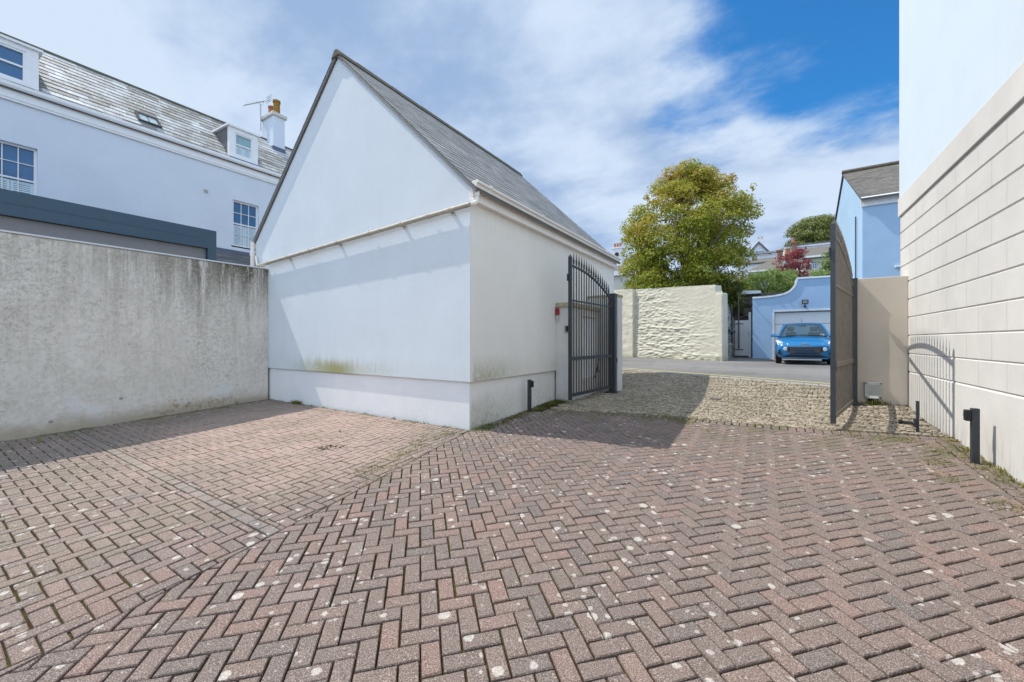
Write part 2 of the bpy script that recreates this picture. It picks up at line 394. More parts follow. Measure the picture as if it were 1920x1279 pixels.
def mat_car(name, c):
    m = M(name, .28, .5); m.base(m.mix(m.noise(3, 2), c, tuple(x * 1.08 for x in c))); m.b.inputs['Coat Weight'].default_value = .8; m.b.inputs['Coat Roughness'].default_value = .06
    m.b.inputs['Metallic'].default_value = .15
    return m.m
MT['carblue'] = mat_car('blue_car_paint', (.0, .15, .37))
mg = M('car_glass', .02, .6); mg.base((.42, .58, .66)); mg.b.inputs['Transmission Weight'].default_value = .92; mg.b.inputs['IOR'].default_value = 1.05; MT['carglass'] = mg.m
MT['lamp'] = plain('lamp_lens', (.62, .60, .58), .15, .1, spec=.8); MT['chrome'] = plain('chrome', (.75, .77, .8), .15, .05, .9)
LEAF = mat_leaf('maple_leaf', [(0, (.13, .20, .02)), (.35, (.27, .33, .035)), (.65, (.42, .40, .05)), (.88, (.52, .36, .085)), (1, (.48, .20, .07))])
LEAF_D = mat_leaf('evergreen_leaf', [(0, (.09, .125, .03)), (.6, (.23, .26, .07)), (1, (.36, .35, .12))], .2)
LEAF_S = mat_leaf('shrub_leaf', [(0, (.11, .19, .04)), (.5, (.26, .36, .10)), (.85, (.45, .52, .20)), (1, (.58, .52, .32))])
LEAF_R = mat_leaf('purple_red_leaf', [(0, (.12, .014, .02)), (.6, (.30, .035, .05)), (1, (.45, .13, .12))], .3)
LEAF_F = mat_leaf('climber_leaf', [(0, (.05, .085, .012)), (.8, (.17, .19, .03)), (.93, (.26, .20, .05)), (.94, (.55, .06, .02)), (1, (.6, .10, .03))])
WEED = mat_leaf('weed_blade', [(0, (.06, .09, .014)), (.6, (.20, .21, .035)), (1, (.38, .30, .10))], .3)

# ------------------------------------------------------------------ ground, paving, lane
def axis(a, b, fine0, fine1, st):
    xs = []; x = fine0
    while x < fine1: xs.append(x); x += st
    xs.append(fine1); g = st
    lo = []; x = fine0
    while x > a: g *= 1.35; x -= g; lo.append(max(x, a))
    hi = []; x = fine1; g = st
    while x < b: g *= 1.35; x += g; hi.append(min(x, b))
    return lo[::-1] + xs + hi
xs = axis(-900, 900, -8, 10, .5); ys = axis(-700, 1500, -9, 22, .5)
g = MB(); W_ = len(xs)
vs = [(x, y, terrain(x, y) - .017) for y in ys for x in xs]
fs = [(j * W_ + i, j * W_ + i + 1, (j + 1) * W_ + i + 1, (j + 1) * W_ + i) for j in range(len(ys) - 1) for i in range(W_ - 1)]
g.raw(vs, fs)
tag(g.build('ground', MT['ground']), kind='structure')

def clip(poly, a, b, c):   # keep a*x+b*y<=c
    out = []
    for i, p in enumerate(poly):
        q = poly[(i + 1) % len(poly)]; dp = a * p[0] + b * p[1] - c; dq = a * q[0] + b * q[1] - c
        if dp <= 0: out.append(p)
        if dp * dq < 0:
            t = dp / (dp - dq); out.append((p[0] + (q[0] - p[0]) * t, p[1] + (q[1] - p[1]) * t))
    return out
def area(p): return .5 * sum(p[i][0] * p[(i + 1) % len(p)][1] - p[(i + 1) % len(p)][0] * p[i][1] for i in range(len(p)))
def inset(poly, d):
    n = len(poly); out = poly
    for i in range(n):
        p = poly[i]; q = poly[(i + 1) % n]; ex, ey = q[0] - p[0], q[1] - p[1]; L = math.hypot(ex, ey)
        if L < 1e-6: continue
        a, b = ey / L, -ex / L
        out = clip(out, a, b, a * p[0] + b * p[1] - d)
        if len(out) < 3: return []
    return out
BR = MB()
def brick(poly, r=None, gap=None):
    if len(poly) < 3 or area(poly) < .0003: return
    o = inset(poly, gap or random.uniform(.0042, .0078))
    if len(o) < 3: return
    o = [(p[0] + random.gauss(0, .0011), p[1] + random.gauss(0, .0011)) for p in o]
    t = inset(o, random.uniform(.003, .0065))
    if len(t) != len(o) or len(t) < 3:
        gx = sum(p[0] for p in o) / len(o); gy = sum(p[1] for p in o) / len(o); t = [(gx + (p[0] - gx) * .9, gy + (p[1] - gy) * .9) for p in o]
    if r is None: r = min(.95, max(0, random.gauss(.46, .17)))
    n = len(o); dz = random.gauss(0, .0016); tx = random.gauss(0, .010); ty = random.gauss(0, .010)
    cx = sum(p[0] for p in o) / n; cy = sum(p[1] for p in o) / n
    zf = lambda p: terrain(p[0], p[1]) + dz + tx * (p[0] - cx) + ty * (p[1] - cy)
    vs = [(p[0], p[1], zf(p)) for p in t] + [(p[0], p[1], zf(p) - .0055) for p in o] + [(p[0], p[1], zf(p) - .03) for p in o]
    fs = [tuple(range(n))] + [(n + i, n + (i + 1) % n, (i + 1) % n, i) for i in range(n)] + [(2 * n + i, 2 * n + (i + 1) % n, n + (i + 1) % n, n + i) for i in range(n)]
    BR.raw(vs, fs, r)
EDGE = [(.30, 1.95), (.8, 2.02), (1.95, 2.32), (3.57, 2.36), (4.6, 2.42), (5.4, 2.62), (5.9, 2.70)]
def edge_y(x): return lerp_t(EDGE, x)
DIVX, DIVY = .843, -4.514
def div_side(x, y): return x * (-DIVY) - y * (-DIVX) if False else (x * DIVY - y * DIVX)   # <0 : east of the dividing line
BP = .1015
def herring(ox, oy, ang, keep, cut):
    ca, sa = math.cos(ang), math.sin(ang); N = 150
    for i in range(-N, N):
        for j in range(-N, N):
            k = (i - j) % 4
            if k == 0: w = (2, 1)
            elif k == 3: w = (1, 2)
            else: continue
            pts = [(i, j), (i + w[0], j), (i + w[0], j + w[1]), (i, j + w[1])]
            cxy = (i + w[0] / 2, j + w[1] / 2)
            X = ox + (cxy[0] * ca - cxy[1] * sa) * BP; Y = oy + (cxy[0] * sa + cxy[1] * ca) * BP
            if not keep(X, Y): continue
            pl = [(ox + (a * ca - b * sa) * BP, oy + (a * sa + b * ca) * BP) for a, b in pts]
            r = None
            for h in cut(X, Y): pl = clip(pl, *h)
            brick(pl, r)
ln = math.hypot(DIVX, DIVY); nx, ny = DIVY / ln, -DIVX / ln      # n.p < 0 east
def cut_east(X, Y):
    hs = []
    if Y < .2: hs.append((nx, ny, 0))
    if Y > .1: hs.append((-1, 0, -.11))
    e = edge_y(X); s = (edge_y(X + .15) - edge_y(X - .15)) / .3
    hs.append((-s, 1, e - s * X - .21))
    hs.append((1, 0, 5.64))
    return hs
def keep_east(X, Y):
    return Y > -7.2 and -.2 < X < 5.85 and Y < edge_y(X) and (nx * X + ny * Y < .12) and not (Y > .1 and X < .0)
herring(.3, -3.3, R(45.8), keep_east, cut_east)
def keep_west(X, Y): return Y > -7.2 and X > -6.2 and Y < .1 and nx * X + ny * Y > -.12
GY = -3.15
def cut_west(X, Y):
    hs = [(-nx, -ny, 0), (0, 1, -.215), (-1, 0, 6.09)]
    hs.append((0, -1, -(GY + .05)) if HALF > 0 else (0, 1, GY - .05))
    return hs
HALF = 1; herring(-.02, -.215, 0, lambda X, Y: keep_west(X, Y) and Y > GY - .11, cut_west)
HALF = -1; herring(-.02, -.215, 0, lambda X, Y: keep_west(X, Y) and Y < GY + .11, cut_west)
x = -6.09
while x < 0.7:   # grey parking line
    pl = clip([(x, GY - .05), (x + .203, GY - .05), (x + .203, GY + .05), (x, GY + .05)], -nx, -ny, 0)
    brick(pl, random.uniform(.96, 1.0)); x += .203
x = -6.09
while x < -.02:  # headers against the gable
    brick([(x, -.207), (x + .1, -.207), (x + .1, -.004), (x, -.004)]); x += .1015
s_ = .31
while s_ < 5.86:   # soldier course along the cobble edge
    a, b = s_, s_ + .102
    brick([(a, edge_y(a) - .205), (b, edge_y(b) - .205), (b, edge_y(b)), (a, edge_y(a))]); s_ = b
y = -7.0
while y < 2.38:   # two courses beside the right wall
    for x0 in (5.645, 5.755):
        o_ = .1 if x0 > 5.7 else 0
        pl = clip([(x0, y + o_), (x0 + .108, y + o_), (x0 + .108, y + .2 + o_), (x0, y + .2 + o_)], 0, 1, edge_y(5.7) - .21)
        brick(pl)
    y += .2035
y = .0
while y < 1.9:
    brick([(.0, y), (.105, y), (.105, y + .2), (.0, y + .2)]); y += .2035
tag(BR.build('brick_paving', MT['brick']), kind='structure')

CB = MB()
def stone(cx, cy, lx, ly, r):
    n = 8; k = []
    for i in range(n):
        a = 2 * math.pi * (i + .5) / n
        ex = abs(math.cos(a)) ** .55 * math.copysign(1, math.cos(a)); ey = abs(math.sin(a)) ** .55 * math.copysign(1, math.sin(a))
        k.append((cx + ex * lx * .5 * random.uniform(.86, 1.03), cy + ey * ly * .5 * random.uniform(.86, 1.03)))
    h = random.gauss(.002, .004); tx = random.gauss(0, .07); ty = random.gauss(0, .07)
    vs = []
    for (s, dz) in ((1, -.03), (1, -.005), (.84, .003), (.5, .006)):
        for p in k:
            q = (cx + (p[0] - cx) * s, cy + (p[1] - cy) * s)
            vs.append((q[0], q[1], terrain(*q) + h + dz + tx * (q[0] - cx) + ty * (q[1] - cy)))
    fs = [(l * n + i, l * n + (i + 1) % n, (l + 1) * n + (i + 1) % n, (l + 1) * n + i) for l in range(3) for i in range(n)] + [tuple(range(3 * n, 4 * n))]
    CB.raw(vs, fs, r)
row = 0; y = 1.9
while y < 12.2:
    h = random.uniform(.038, .056)
    x = -2.6 + random.random() * .1
    while x < 6.9:
        l = random.uniform(.045, .105); cx, cy = x + l / 2, y + h / 2 + .03 * math.sin(x * 1.3 + row)
        ok = cy > edge_y(cx) + .022 and cy < yline(cx) - .12
        if cx < .36 and cy < 4.95 and cx > -.1: ok = False
        if cx < .05 and cy < 6.8: ok = False
        if cx > 5.86 and cy < 5.25: ok = False
        if ok: stone(cx, cy, l, h, min(1, max(0, random.gauss(.5, .24))))
        x += l + .003
    y += h + .002; row += 1
tag(CB.build('cobbled_apron', MT['cobble'], smooth=False), kind='structure')

def strip(name, mat, o0, o1, dz, x0, x1, kind='structure', n=60, m=1):
    b = MB(); vs = []
    for j in range(m + 1):
        for i in range(n + 1):
            x = x0 + (x1 - x0) * i / n; o = o0 + (o1 - o0) * j / m
            y = yline(x) + (x - min(max(x, -7.5), 9.5)) * -.25 + o
            vs.append((x, y, terrain(x, y) + dz))
    b.raw(vs, [(j * (n + 1) + i, j * (n + 1) + i + 1, (j + 1) * (n + 1) + i + 1, (j + 1) * (n + 1) + i) for j in range(m) for i in range(n)])
    return tag(b.build(name, mat), kind=kind)
strip('lane', MT['asphalt'], 0, 13, .004, -30, 34, n=90, m=40)
strip('yellow_line', MT['yellow'], .22, .285, .008, -30, 34, n=90)
kb = MB()
for i in range(-3, 9):   # flat kerb setts at the lane edge
    for k in range(4):
        x0 = i + k * .25
        p = [(x0, yline(x0) - .11), (x0 + .24, yline(x0 + .24) - .11), (x0 + .24, yline(x0 + .24) - .005), (x0, yline(x0) - .005)]
        kb.hexa([(a, b, terrain(a, b) - .05) for a, b in p] + [(a, b, terrain(a, b) + .012) for a, b in p], random.random())
tag(kb.build('kerb', plain('kerb_stone', (.30, .285, .25), .9, .15, scale=12), bevel=.006), kind='structure')

# ------------------------------------------------------------------ helpers for buildings
def slates(o, u, v, lu, lv, course=.2, width=.26, lift=.007, ucut=None):
    """slate courses on a slope: o lower corner, u along the eaves, v up the slope"""
    b = MB(); o = Vector(o); u = Vector(u).normalized(); v = Vector(v).normalized(); n = u.cross(v).normalized()
    if n.z < 0: n = -n
    rows = int(math.ceil(lv / course))
    for j in range(rows):
        s0 = j * course; s1 = min(s0 + course * 1.25, lv)
        x = -(width / 2 if j % 2 else 0)
        while x < lu:
            w = width * random.uniform(.93, 1.07)
            a = max(x, 0); c = min(x + w - .005, lu)
            if c - a > .02:
                j0 = s0 + random.uniform(-.006, .006)
                th = random.uniform(.0035, .006)
                P = lambda q, s, h: o + u * q + v * s + n * h
                b.hexa([P(a, j0, lift), P(c, j0, lift), P(c, s1, .001), P(a, s1, .001), P(a, j0, lift + th), P(c, j0, lift + th), P(c, s1, .001 + th * .5), P(a, s1, .001 + th * .5)], min(1, max(0, random.gauss(.48, .24))))
            x += w
    return b
def window(parent, f, u0, u1, v0, v1, nx_, nz_, fr=.045, bar=.016, glass='glass', sill=True, shut=False, depth=.06):
    """sash window in the frame f(u, v, w): w outward; frame part with panes, sill and shutters under it"""
    b = MB()
    b.fbox(f, u0, u0 + fr, v0, v1, -depth, .01); b.fbox(f, u1 - fr, u1, v0, v1, -depth, .01)
    b.fbox(f, u0 + fr, u1 - fr, v1 - fr, v1, -depth, .008); b.fbox(f, u0 + fr, u1 - fr, v0, v0 + fr, -depth, .008)
    vm = (v0 + v1) / 2
    b.fbox(f, u0 + fr, u1 - fr, vm - .022, vm + .022, -depth, .0)
    for i in range(1, nx_):
        c = u0 + fr + (u1 - u0 - 2 * fr) * i / nx_; b.fbox(f, c - bar / 2, c + bar / 2, v0 + fr, vm - .022, -.045, -.012); b.fbox(f, c - bar / 2, c + bar / 2, vm + .022, v1 - fr, -.045, -.006)
    for k in range(1, nz_):
        for (a, c) in ((v0 + fr, vm - .022), (vm + .022, v1 - fr)):
            q = a + (c - a) * k / nz_
            b.fbox(f, u0 + fr, u1 - fr, q - bar / 2, q + bar / 2, -.044, -.013)
    w = b.build('window', MT['white_paint'], parent)
    MB().fbox(f, u0 + .01, u1 - .01, v0 + .01, v1 - .01, -depth + .008, -depth + .016).build('pane', MT[glass], w)
    if sill: MB().fbox(f, u0 - .06, u1 + .06, v0 - .06, v0 - .002, -.02, .09).build('sill', MT['white_paint'], w, bevel=.006)
    if shut:
        s_ = MB(); um = (u0 + u1) / 2; t1 = vm - .05
        for (a, c) in ((u0 + fr, um - .004), (um + .004, u1 - fr)):
            s_.fbox(f, a, a + .05, v0 + fr, t1, -.043, -.032); s_.fbox(f, c - .05, c, v0 + fr, t1, -.043, -.032)
            s_.fbox(f, a, c, t1 - .04, t1, -.0432, -.0318)
            q = v0 + fr + .02
            while q < t1 - .07:
                s_.hexa([f(a + .05, q, -.034), f(c - .05, q, -.034), f(c - .05, q + .008, -.034), f(a + .05, q + .008, -.034), f(a + .05, q + .03, -.042), f(c - .05, q + .03, -.042), f(c - .05, q + .036, -.042), f(a + .05, q + .036, -.042)]); q += .047
        s_.build('shutter', MT['shutter'], w)
    return w
def plank_frame(name, mat, parent, f, u0, u1, v0, v1, t, w0, w1, **kw):
    b = MB(); b.fbox(f, u0, u0 + t, v0, v1, w0, w1); b.fbox(f, u1 - t, u1, v0, v1, w0, w1); b.fbox(f, u0 + t, u1 - t, v1 - t, v1, w0, w1 - .002); b.fbox(f, u0 + t, u1 - t, v0, v0 + t, w0, w1 - .002)
    return b.build(name, mat, parent, **kw)

# ------------------------------------------------------------------ gabled garage
GR = thing('gabled_garage', (-3.35, 3.4, 0), 'white rendered garage with steep slate gable roof in the middle of the yard', 'garage')
XL = -6.706; XM = -3.353; YB = 6.75; ZE = 3.76; ZP = 7.02
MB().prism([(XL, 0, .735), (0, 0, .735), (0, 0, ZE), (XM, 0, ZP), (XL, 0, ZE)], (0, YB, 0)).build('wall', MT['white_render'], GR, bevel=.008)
bx('plinth', MT['garage_plinth'], GR, XL + .04, -.045, .045, YB - .04, -.4, .732)
sl = Vector((XM - 0, 0, ZP - ZE)).normalized()
ov = .10
for side in (1, -1):
    ex = .17 if side > 0 else XL - .17
    uz = (ZP - ZE) / (-XM); ez = ZE - .17 * uz + .07
    vdir = Vector((-side, 0, uz)).normalized()
    lv = ((abs(XM) + .17) * math.hypot(1, uz))
    b = slates((ex, -.055, ez), (0, 1, 0), vdir, YB + .15, lv, .215, .30)
    # slab under the slates
    n = Vector((side * uz, 0, 1)).normalized()
    o = Vector((ex, -.045, ez)); t = o + vdir * (lv - .02)
    b.hexa([o - n * .05, o + Vector((0, YB + .13, 0)) - n * .05, t + Vector((0, YB + .13, 0)) - n * .05, t - n * .05, o, o + Vector((0, YB + .13, 0)), t + Vector((0, YB + .13, 0)), t], .1)
    b.build('slate_roof', MT['slate'], GR)
rz = ZE - .17 * uz + .07 + lv * (uz / math.hypot(1, uz))
rd = MB(); y = -.07
while y < YB + .05:
    y1 = min(y + .45, YB + .1); h = random.uniform(0, .008)
    rd.hexa([(XM - .15, y, rz - .10), (XM + .15, y, rz - .10), (XM + .15, y1, rz - .10), (XM - .15, y1, rz - .10), (XM - .035, y, rz + .055 + h), (XM + .035, y, rz + .055 + h), (XM + .035, y1, rz + .05 + h), (XM - .035, y1, rz + .05 + h)])
    y = y1 + .006
rd.build('ridge_tiles', MT['ridge'], GR, bevel=.02)
# right eaves: fascia with moulded bottom, ogee gutter
b = MB(); b.box(-.002, .075, -.012, YB + .02, 3.545, 3.80); b.box(-.002, .10, -.014, YB + .022, 3.50, 3.548); b.build('fascia', MT['upvc'], GR, bevel=.008)
b = MB(); prof = [(.077, 3.655), (.12, 3.655), (.145, 3.69), (.155, 3.74), (.185, 3.76), (.185, 3.80), (.077, 3.80)]
b.prism([(x, -.03, z) for x, z in prof], (0, YB + .10, 0))
gt = b.build('gutter', MT['upvc'], GR, bevel=.004)
for yy in (.28, 2.0, 3.9, 5.7):
    b = MB(); b.prism([(x * 1.0 + (.006 if x > .1 else 0), yy, z + (-.006 if z < 3.7 else .006)) for x, z in prof], (0, .07, 0)); b.build('gutter_clip', MT['upvc'], gt, bevel=.003)
# outlet, elbow and pipe running across the gable
b = MB(); b.tube([(.11, .035, 3.66), (.11, .035, 3.58)], .042, 14); b.tube([(.11, .035, 3.585), (.11, .035, 3.50)], .034, 14); b.tube([(.11, .035, 3.50), (.10, -.02, 3.455), (.06, -.072, 3.435)], .036, 14)
b.build('downpipe_elbow', MT['upvc'], GR, smooth=True, auto=40)
pa = Vector((.07, -.074, 3.435)); pb = Vector((-6.42, -.074, 3.17))
gp = MB().tube([pa, pb], .037, 16).build('gutter_pipe', MT['pipe'], GR, smooth=True, auto=40)
for k, t in enumerate((.065, .135, .235, .365, .515, .665, .80, .93)):
    c = pa.lerp(pb, t); d = (pb - pa).normalized()
    b = MB().tube([c - d * .03, c + d * .03], .043, 14)
    if k % 2 == 0: b.box(c.x - .034, c.x + .034, -.064, .004, c.z - .02, c.z + .012)
    b.build('pipe_clip', MT['pipe'], gp)
# verge mortar strip, corner bead
for s in (0, 1):
    a = Vector((0 if s == 0 else XL, -.02, ZE - .005)); c = Vector((XM, -.02, ZP - .005)); d = (c - a); n = Vector((-d.z, 0, d.x)).normalized()
    if n.z < 0: n = -n
    MB().prism([a, c, c + n * .06, a + n * .06], (0, .03, 0)).build('verge', MT['ridge'] if s else MT['pipe'], GR)
bx('corner_bead', MT['upvc'], GR, -.004, .004, -.004, .004, .74, 3.50)
# left eaves gutter end and its downpipe
b = MB(); b.box(XL - .11, XL - .002, -.02, YB, 3.62, 3.84); b.build('fascia', MT['upvc'], GR, bevel=.01)
b = MB(); b.tube([(XL - .17, -.03, 3.52), (XL - .17, YB, 3.52)], .06, 12); b.build('gutter', MT['upvc'], GR, smooth=True, auto=40)
b = MB(); b.tube([(XL - .02, -.06, 3.78), (XL - .02, -.06, 3.05)], .045, 12); b.tube([(XL + .12, -.05, 3.42), (XL + .2, -.06, 3.2)], .025, 8); b.build('downpipe', MT['upvc'], GR, smooth=True, auto=40)

# ------------------------------------------------------------------ concrete boundary wall
CW = thing('boundary_wall', (-6.22, -5, -.2), 'tall weathered grey concrete wall with black runs, left of the gabled garage', 'wall')
bx('wall', MT['concrete'], CW, -6.34, -6.095, -14, -.002, -.9, 3.055, bevel=.012)
bx('coping', plain('pale_coping', (.60, .62, .64), .6, .08), CW, -6.36, -6.075, -14.02, -.003, 3.056, 3.085, bevel=.006)
b = MB()
for (yy, zz) in ((-2.55, .33), (-3.4, .05)): b.lathe((-6.094, yy, zz), [(.025, 0), (.02, .02), (.008, .03)], 10, axis='x')
b.build('wall_fixing', MT['greybox'], CW)

# ------------------------------------------------------------------ flat roofed grey garage behind the wall
FG = thing('flat_roof_garage', (-9.5, -3, 0), 'low flat roofed building with blue grey fascia behind the concrete wall', 'outbuilding')
b = MB(); b.box(-8.6, -8.5, -9, -.34, 3.80, 4.29); b.box(-8.6, -8.5, -.34, -.15, -.3, 4.29); b.build('fascia', MT['fascia'], FG)
bx('fascia_joint', plain('fascia_shadow_gap', (.035, .06, .09), .6), FG, -8.502, -8.497, -9, -.5, 4.03, 4.038)
bx('panel', MT['panel'], FG, -8.66, -8.60, -9, -.36, -.3, 3.79)
bx('wall', MT['panel'], FG, -11.4, -8.67, -9, -.20, -.3, 4.2)
bx('roof', MT['fascia'], FG, -11.4, -8.61, -9, -.17, 4.21, 4.27)

# ------------------------------------------------------------------ terraced house on the left
LH = thing('terraced_house', (-14.3, -2, 0), 'pale lilac house with dormers and mottled slate roof behind the grey fascia', 'house')
HX = -12.0; Y0 = -10.0; Y1 = 4.95
fx = lambda u, v, w: (HX + w, u, v)
W1 = (1.66, 2.50, 4.74, 6.36); W2 = (-3.66, -2.80, 4.62, 6.32)
b = MB()   # front wall with two openings
def wall_cut(b, f, u0, u1, v0, v1, holes, w0, w1):
    us = sorted({u0, u1, *[h[0] for h in holes], *[h[1] for h in holes]}); vv = sorted({v0, v1, *[h[2] for h in holes], *[h[3] for h in holes]})
    for a, c in zip(us, us[1:]):
        for p, q in zip(vv, vv[1:]):
            if any(h[0] <= (a + c) / 2 <= h[1] and h[2] <= (p + q) / 2 <= h[3] for h in holes): continue
            b.fbox(f, a, c, p, q, w0, w1)
wall_cut(b, fx, Y0, Y1, -.3, 7.34, [W1, W2], -.25, 0)
b.box(-16.6, -12.252, Y0, Y0 + .25, -.3, 7.6); b.box(-16.6, -12.252, Y1 - .25, Y1, -.3, 7.6); b.box(-16.6, -16.35, Y0 + .25, Y1 - .25, -.3, 7.6)
b.prism([(-16.6, Y1 - .25, 7.6), (-12.0, Y1 - .25, 7.6), (-14.3, Y1 - .25, 9.9)], (0, .25, 0)); b.prism([(-16.6, Y0, 7.6), (-12.0, Y0, 7.6), (-14.3, Y0, 9.9)], (0, .25, 0))
b.build('wall', MT['left_render'], LH)
b = MB(); b.box(-12.2, -11.95, Y0, Y1 + .02, 7.342, 7.62); b.box(-12.0, -11.935, Y0, Y1 + .03, 7.40, 7.44); b.build('cornice', MT['white_paint'], LH, bevel=.006)
MB().prism([(-11.95, Y0, 7.63), (-11.86, Y0, 7.63), (-11.83, Y0, 7.68), (-11.83, Y0, 7.75), (-11.95, Y0, 7.75)], (0, Y1 - Y0 + .05, 0)).build('gutter', MT['white_paint'], LH, bevel=.005)
rs_ = math.hypot(2.4, 2.3)
slates((-11.9, Y0, 7.70), (0, 1, 0), (-2.4, 0, 2.3), Y1 - Y0 + .05, rs_, .255, .40, .016).build('slate_roof', MT['slate_old'], LH)
b = MB(); b.hexa([(-11.9, Y0, 7.60), (-11.9, Y1 + .03, 7.60), (-14.3, Y1 + .03, 9.90), (-14.3, Y0, 9.90), (-11.9, Y0, 7.695), (-11.9, Y1 + .03, 7.695), (-14.3, Y1 + .03, 9.995), (-14.3, Y0, 9.995)])
b.hexa([(-16.7, Y0, 7.60), (-16.7, Y1 + .03, 7.60), (-14.3, Y1 + .03, 9.90), (-14.3, Y0, 9.90), (-16.7, Y0, 7.695), (-16.7, Y1 + .03, 7.695), (-14.3, Y1 + .03, 9.995), (-14.3, Y0, 9.995)], .2)
b.build('roof_deck', MT['slate_dark'], LH)
MB().tube([(-14.3, Y0, 10.01), (-14.3, Y1 + .05, 10.01)], .055, 10).build('ridge_tiles', plain('mossy_ridge', (.13, .125, .085), .9, .35, scale=5), LH)
for (W, lab) in ((W1, None), (W2, None)):
    f2 = lambda u, v, w: (HX - .09 + w, u, v)
    window(LH, f2, *W, 3, 2, .05, .018, 'glass', True, True)
bx('wall_vent', MT['greybox'], LH, -12.0, -11.98, .80, .91, 6.33, 6.44)
def dormer(y0, y1, z0, z1, nx_, shut, wy0, wy1, wz0, wz1):
    d = MB(); X0 = -12.06
    fd = lambda u, v, w: (X0 + w, u, v)
    wall_cut(d, fd, y0, y1, z0, z1, [(wy0, wy1, wz0, wz1)], -.12, 0)
    dm = d.build('dormer', MT['white_paint'], LH)
    for s in (y0, y1):   # slated cheeks
        t = .05 if s == y0 else -.05
        xb = -11.9 - (z1 - 7.70) * 2.4 / 2.3 - .1
        MB().prism([(X0 - .12, s, z0 - .1), (X0 - .12, s, z1 - .02), (xb, s, z1 - .02)], (0, t, 0)).build('cheek', MT['slate_dark'], dm)
    MB().hexa([(X0 + .06, y0 - .07, z1), (X0 + .06, y1 + .07, z1), (-13.9, y1 + .07, z1 + .1), (-13.9, y0 - .07, z1 + .1), (X0 + .06, y0 - .07, z1 + .06), (X0 + .06, y1 + .07, z1 + .06), (-13.9, y1 + .07, z1 + .16), (-13.9, y0 - .07, z1 + .16)]).build('dormer_roof', MT['white_paint'], dm)
    MB().hexa([(X0 - .06, y0 + .02, z0 - .17), (X0 + .1, y0 + .02, z0 - .17), (X0 + .1, y1 - .02, z0 - .17), (X0 - .06, y1 - .02, z0 - .17), (X0 - .06, y0 + .02, z0 - .002), (X0 + .012, y0 + .02, z0 - .002), (X0 + .012, y1 - .02, z0 - .002), (X0 - .06, y1 - .02, z0 - .002)]).build('lead_apron', MT['lead'], dm)
    f3 = lambda u, v, w: (X0 - .03 + w, u, v)
    window(LH, f3, wy0, wy1, wz0, wz1, nx_, 1, .05, .015, 'glass_light' if shut else 'glass', False, shut)
dormer(1.56, 2.50, 7.88, 8.93, 1, True, 1.74, 2.33, 7.98, 8.78)
dormer(-4.6, -2.77, 7.85, 8.86, 1, False, -4.4, -2.98, 7.94, 8.74)
# rooflight
n = Vector((2.3, 0, 2.4)).normalized(); v = Vector((-2.4, 0, 2.3)).normalized(); o = Vector((-12.28, -.78, 7.72 + .38 * 2.3 / 2.4 - .02))
fs_ = lambda u, q, w: tuple(o + Vector((0, u, 0)) + v * q + n * w)
sk = plank_frame('skylight', MT['iron'], LH, fs_, 0, .56, 0, .55, .06, .0, .08)
b = MB(); b.fbox(fs_, .06, .50, .06, .49, .03, .05); b.build('pane', MT['skyglass'], sk)
MB().fbox(fs_, .27, .29, .06, .49, .05, .06).build('glazing_bar', MT['iron'], sk)
# chimney
b = MB(); b.box(-14.65, -13.72, 3.86, 4.34, 8.6, 10.92); ch = b.build('chimney', MT['left_render'], LH, bevel=.01)
bx('chimney_cap', MT['far_cream'], ch, -14.72, -13.65, 3.79, 4.41, 10.921, 11.06, bevel=.015)
bx('lead_flashing', MT['lead'], ch, -14.0, -13.70, 3.84, 4.36, 9.3, 9.62)
MB().lathe((-14.36, 4.1, 11.06), [(.125, 0), (.115, .42), (.135, .43), (.135, .5), (.10, .5), (.10, .4)], 16).build('chimney_pot', MT['terracotta'], ch, smooth=True, auto=30)
MB().lathe((-13.93, 4.1, 11.06), [(.135, 0), (.125, .52), (.15, .53), (.15, .62), (.11, .62), (.11, .5)], 16).build('chimney_pot', MT['lichen_pot'], ch, smooth=True, auto=30)
# lean-to roof under the sash window
slates((-10.2, .3, 3.55), (0, 1, 0), (-1.8, 0, .95), 3.6, 2.0, .17, .28).build('lean_to_roof', MT['slate_dark'], LH)
bx('lean_to_wall', MT['left_render'], LH, -11.99, -10.25, .32, 3.9, -.3, 3.5)
bx('lead_flashing', MT['lead'], LH, -12.0, -11.93, .3, 3.9, 4.46, 4.56)
# aerial
AE = thing('television_aerial', (-14.66, 3.7, 9.9), 'thin metal television aerial on a mast beside the chimney with two pots', 'aerial')
mp = onx(489, 245, -14.6); mt = onx(488.5, 196, -14.6)
MB().tube([mp, mt], .022, 8).build('mast', MT['steel'], AE)
ba = onx(457, 197.5, -14.6); bb = onx(505, 188, -14.6); off = Vector((0, 0, .09))
b = MB().tube([ba, bb], .014, 6); b.tube([mt, mt + Vector((0, -.18, .03)), ba.lerp(bb, .52)], .01, 6); b.tube([mt, mt + Vector((0, .1, .08)), ba.lerp(bb, .78)], .01, 6); b.build('boom', MT['steel'], AE)
b = MB()
for k in range(13):
    c = ba.lerp(bb, .02 + k * .06); b.tube([c - Vector((.13, 0, .0)), c + Vector((.13, 0, 0))], .007, 5)
b.build('director_rods', MT['steel'], AE)
b = MB()
for s in (-.08, 0, .08, .16): b.tube([bb + Vector((-.22, -.02, s)), bb + Vector((.22, -.02, s))], .008, 5)
b.tube([bb + Vector((0, -.02, -.1)), bb + Vector((0, -.02, .18))], .01, 5); b.build('reflector', MT['steel'], AE)

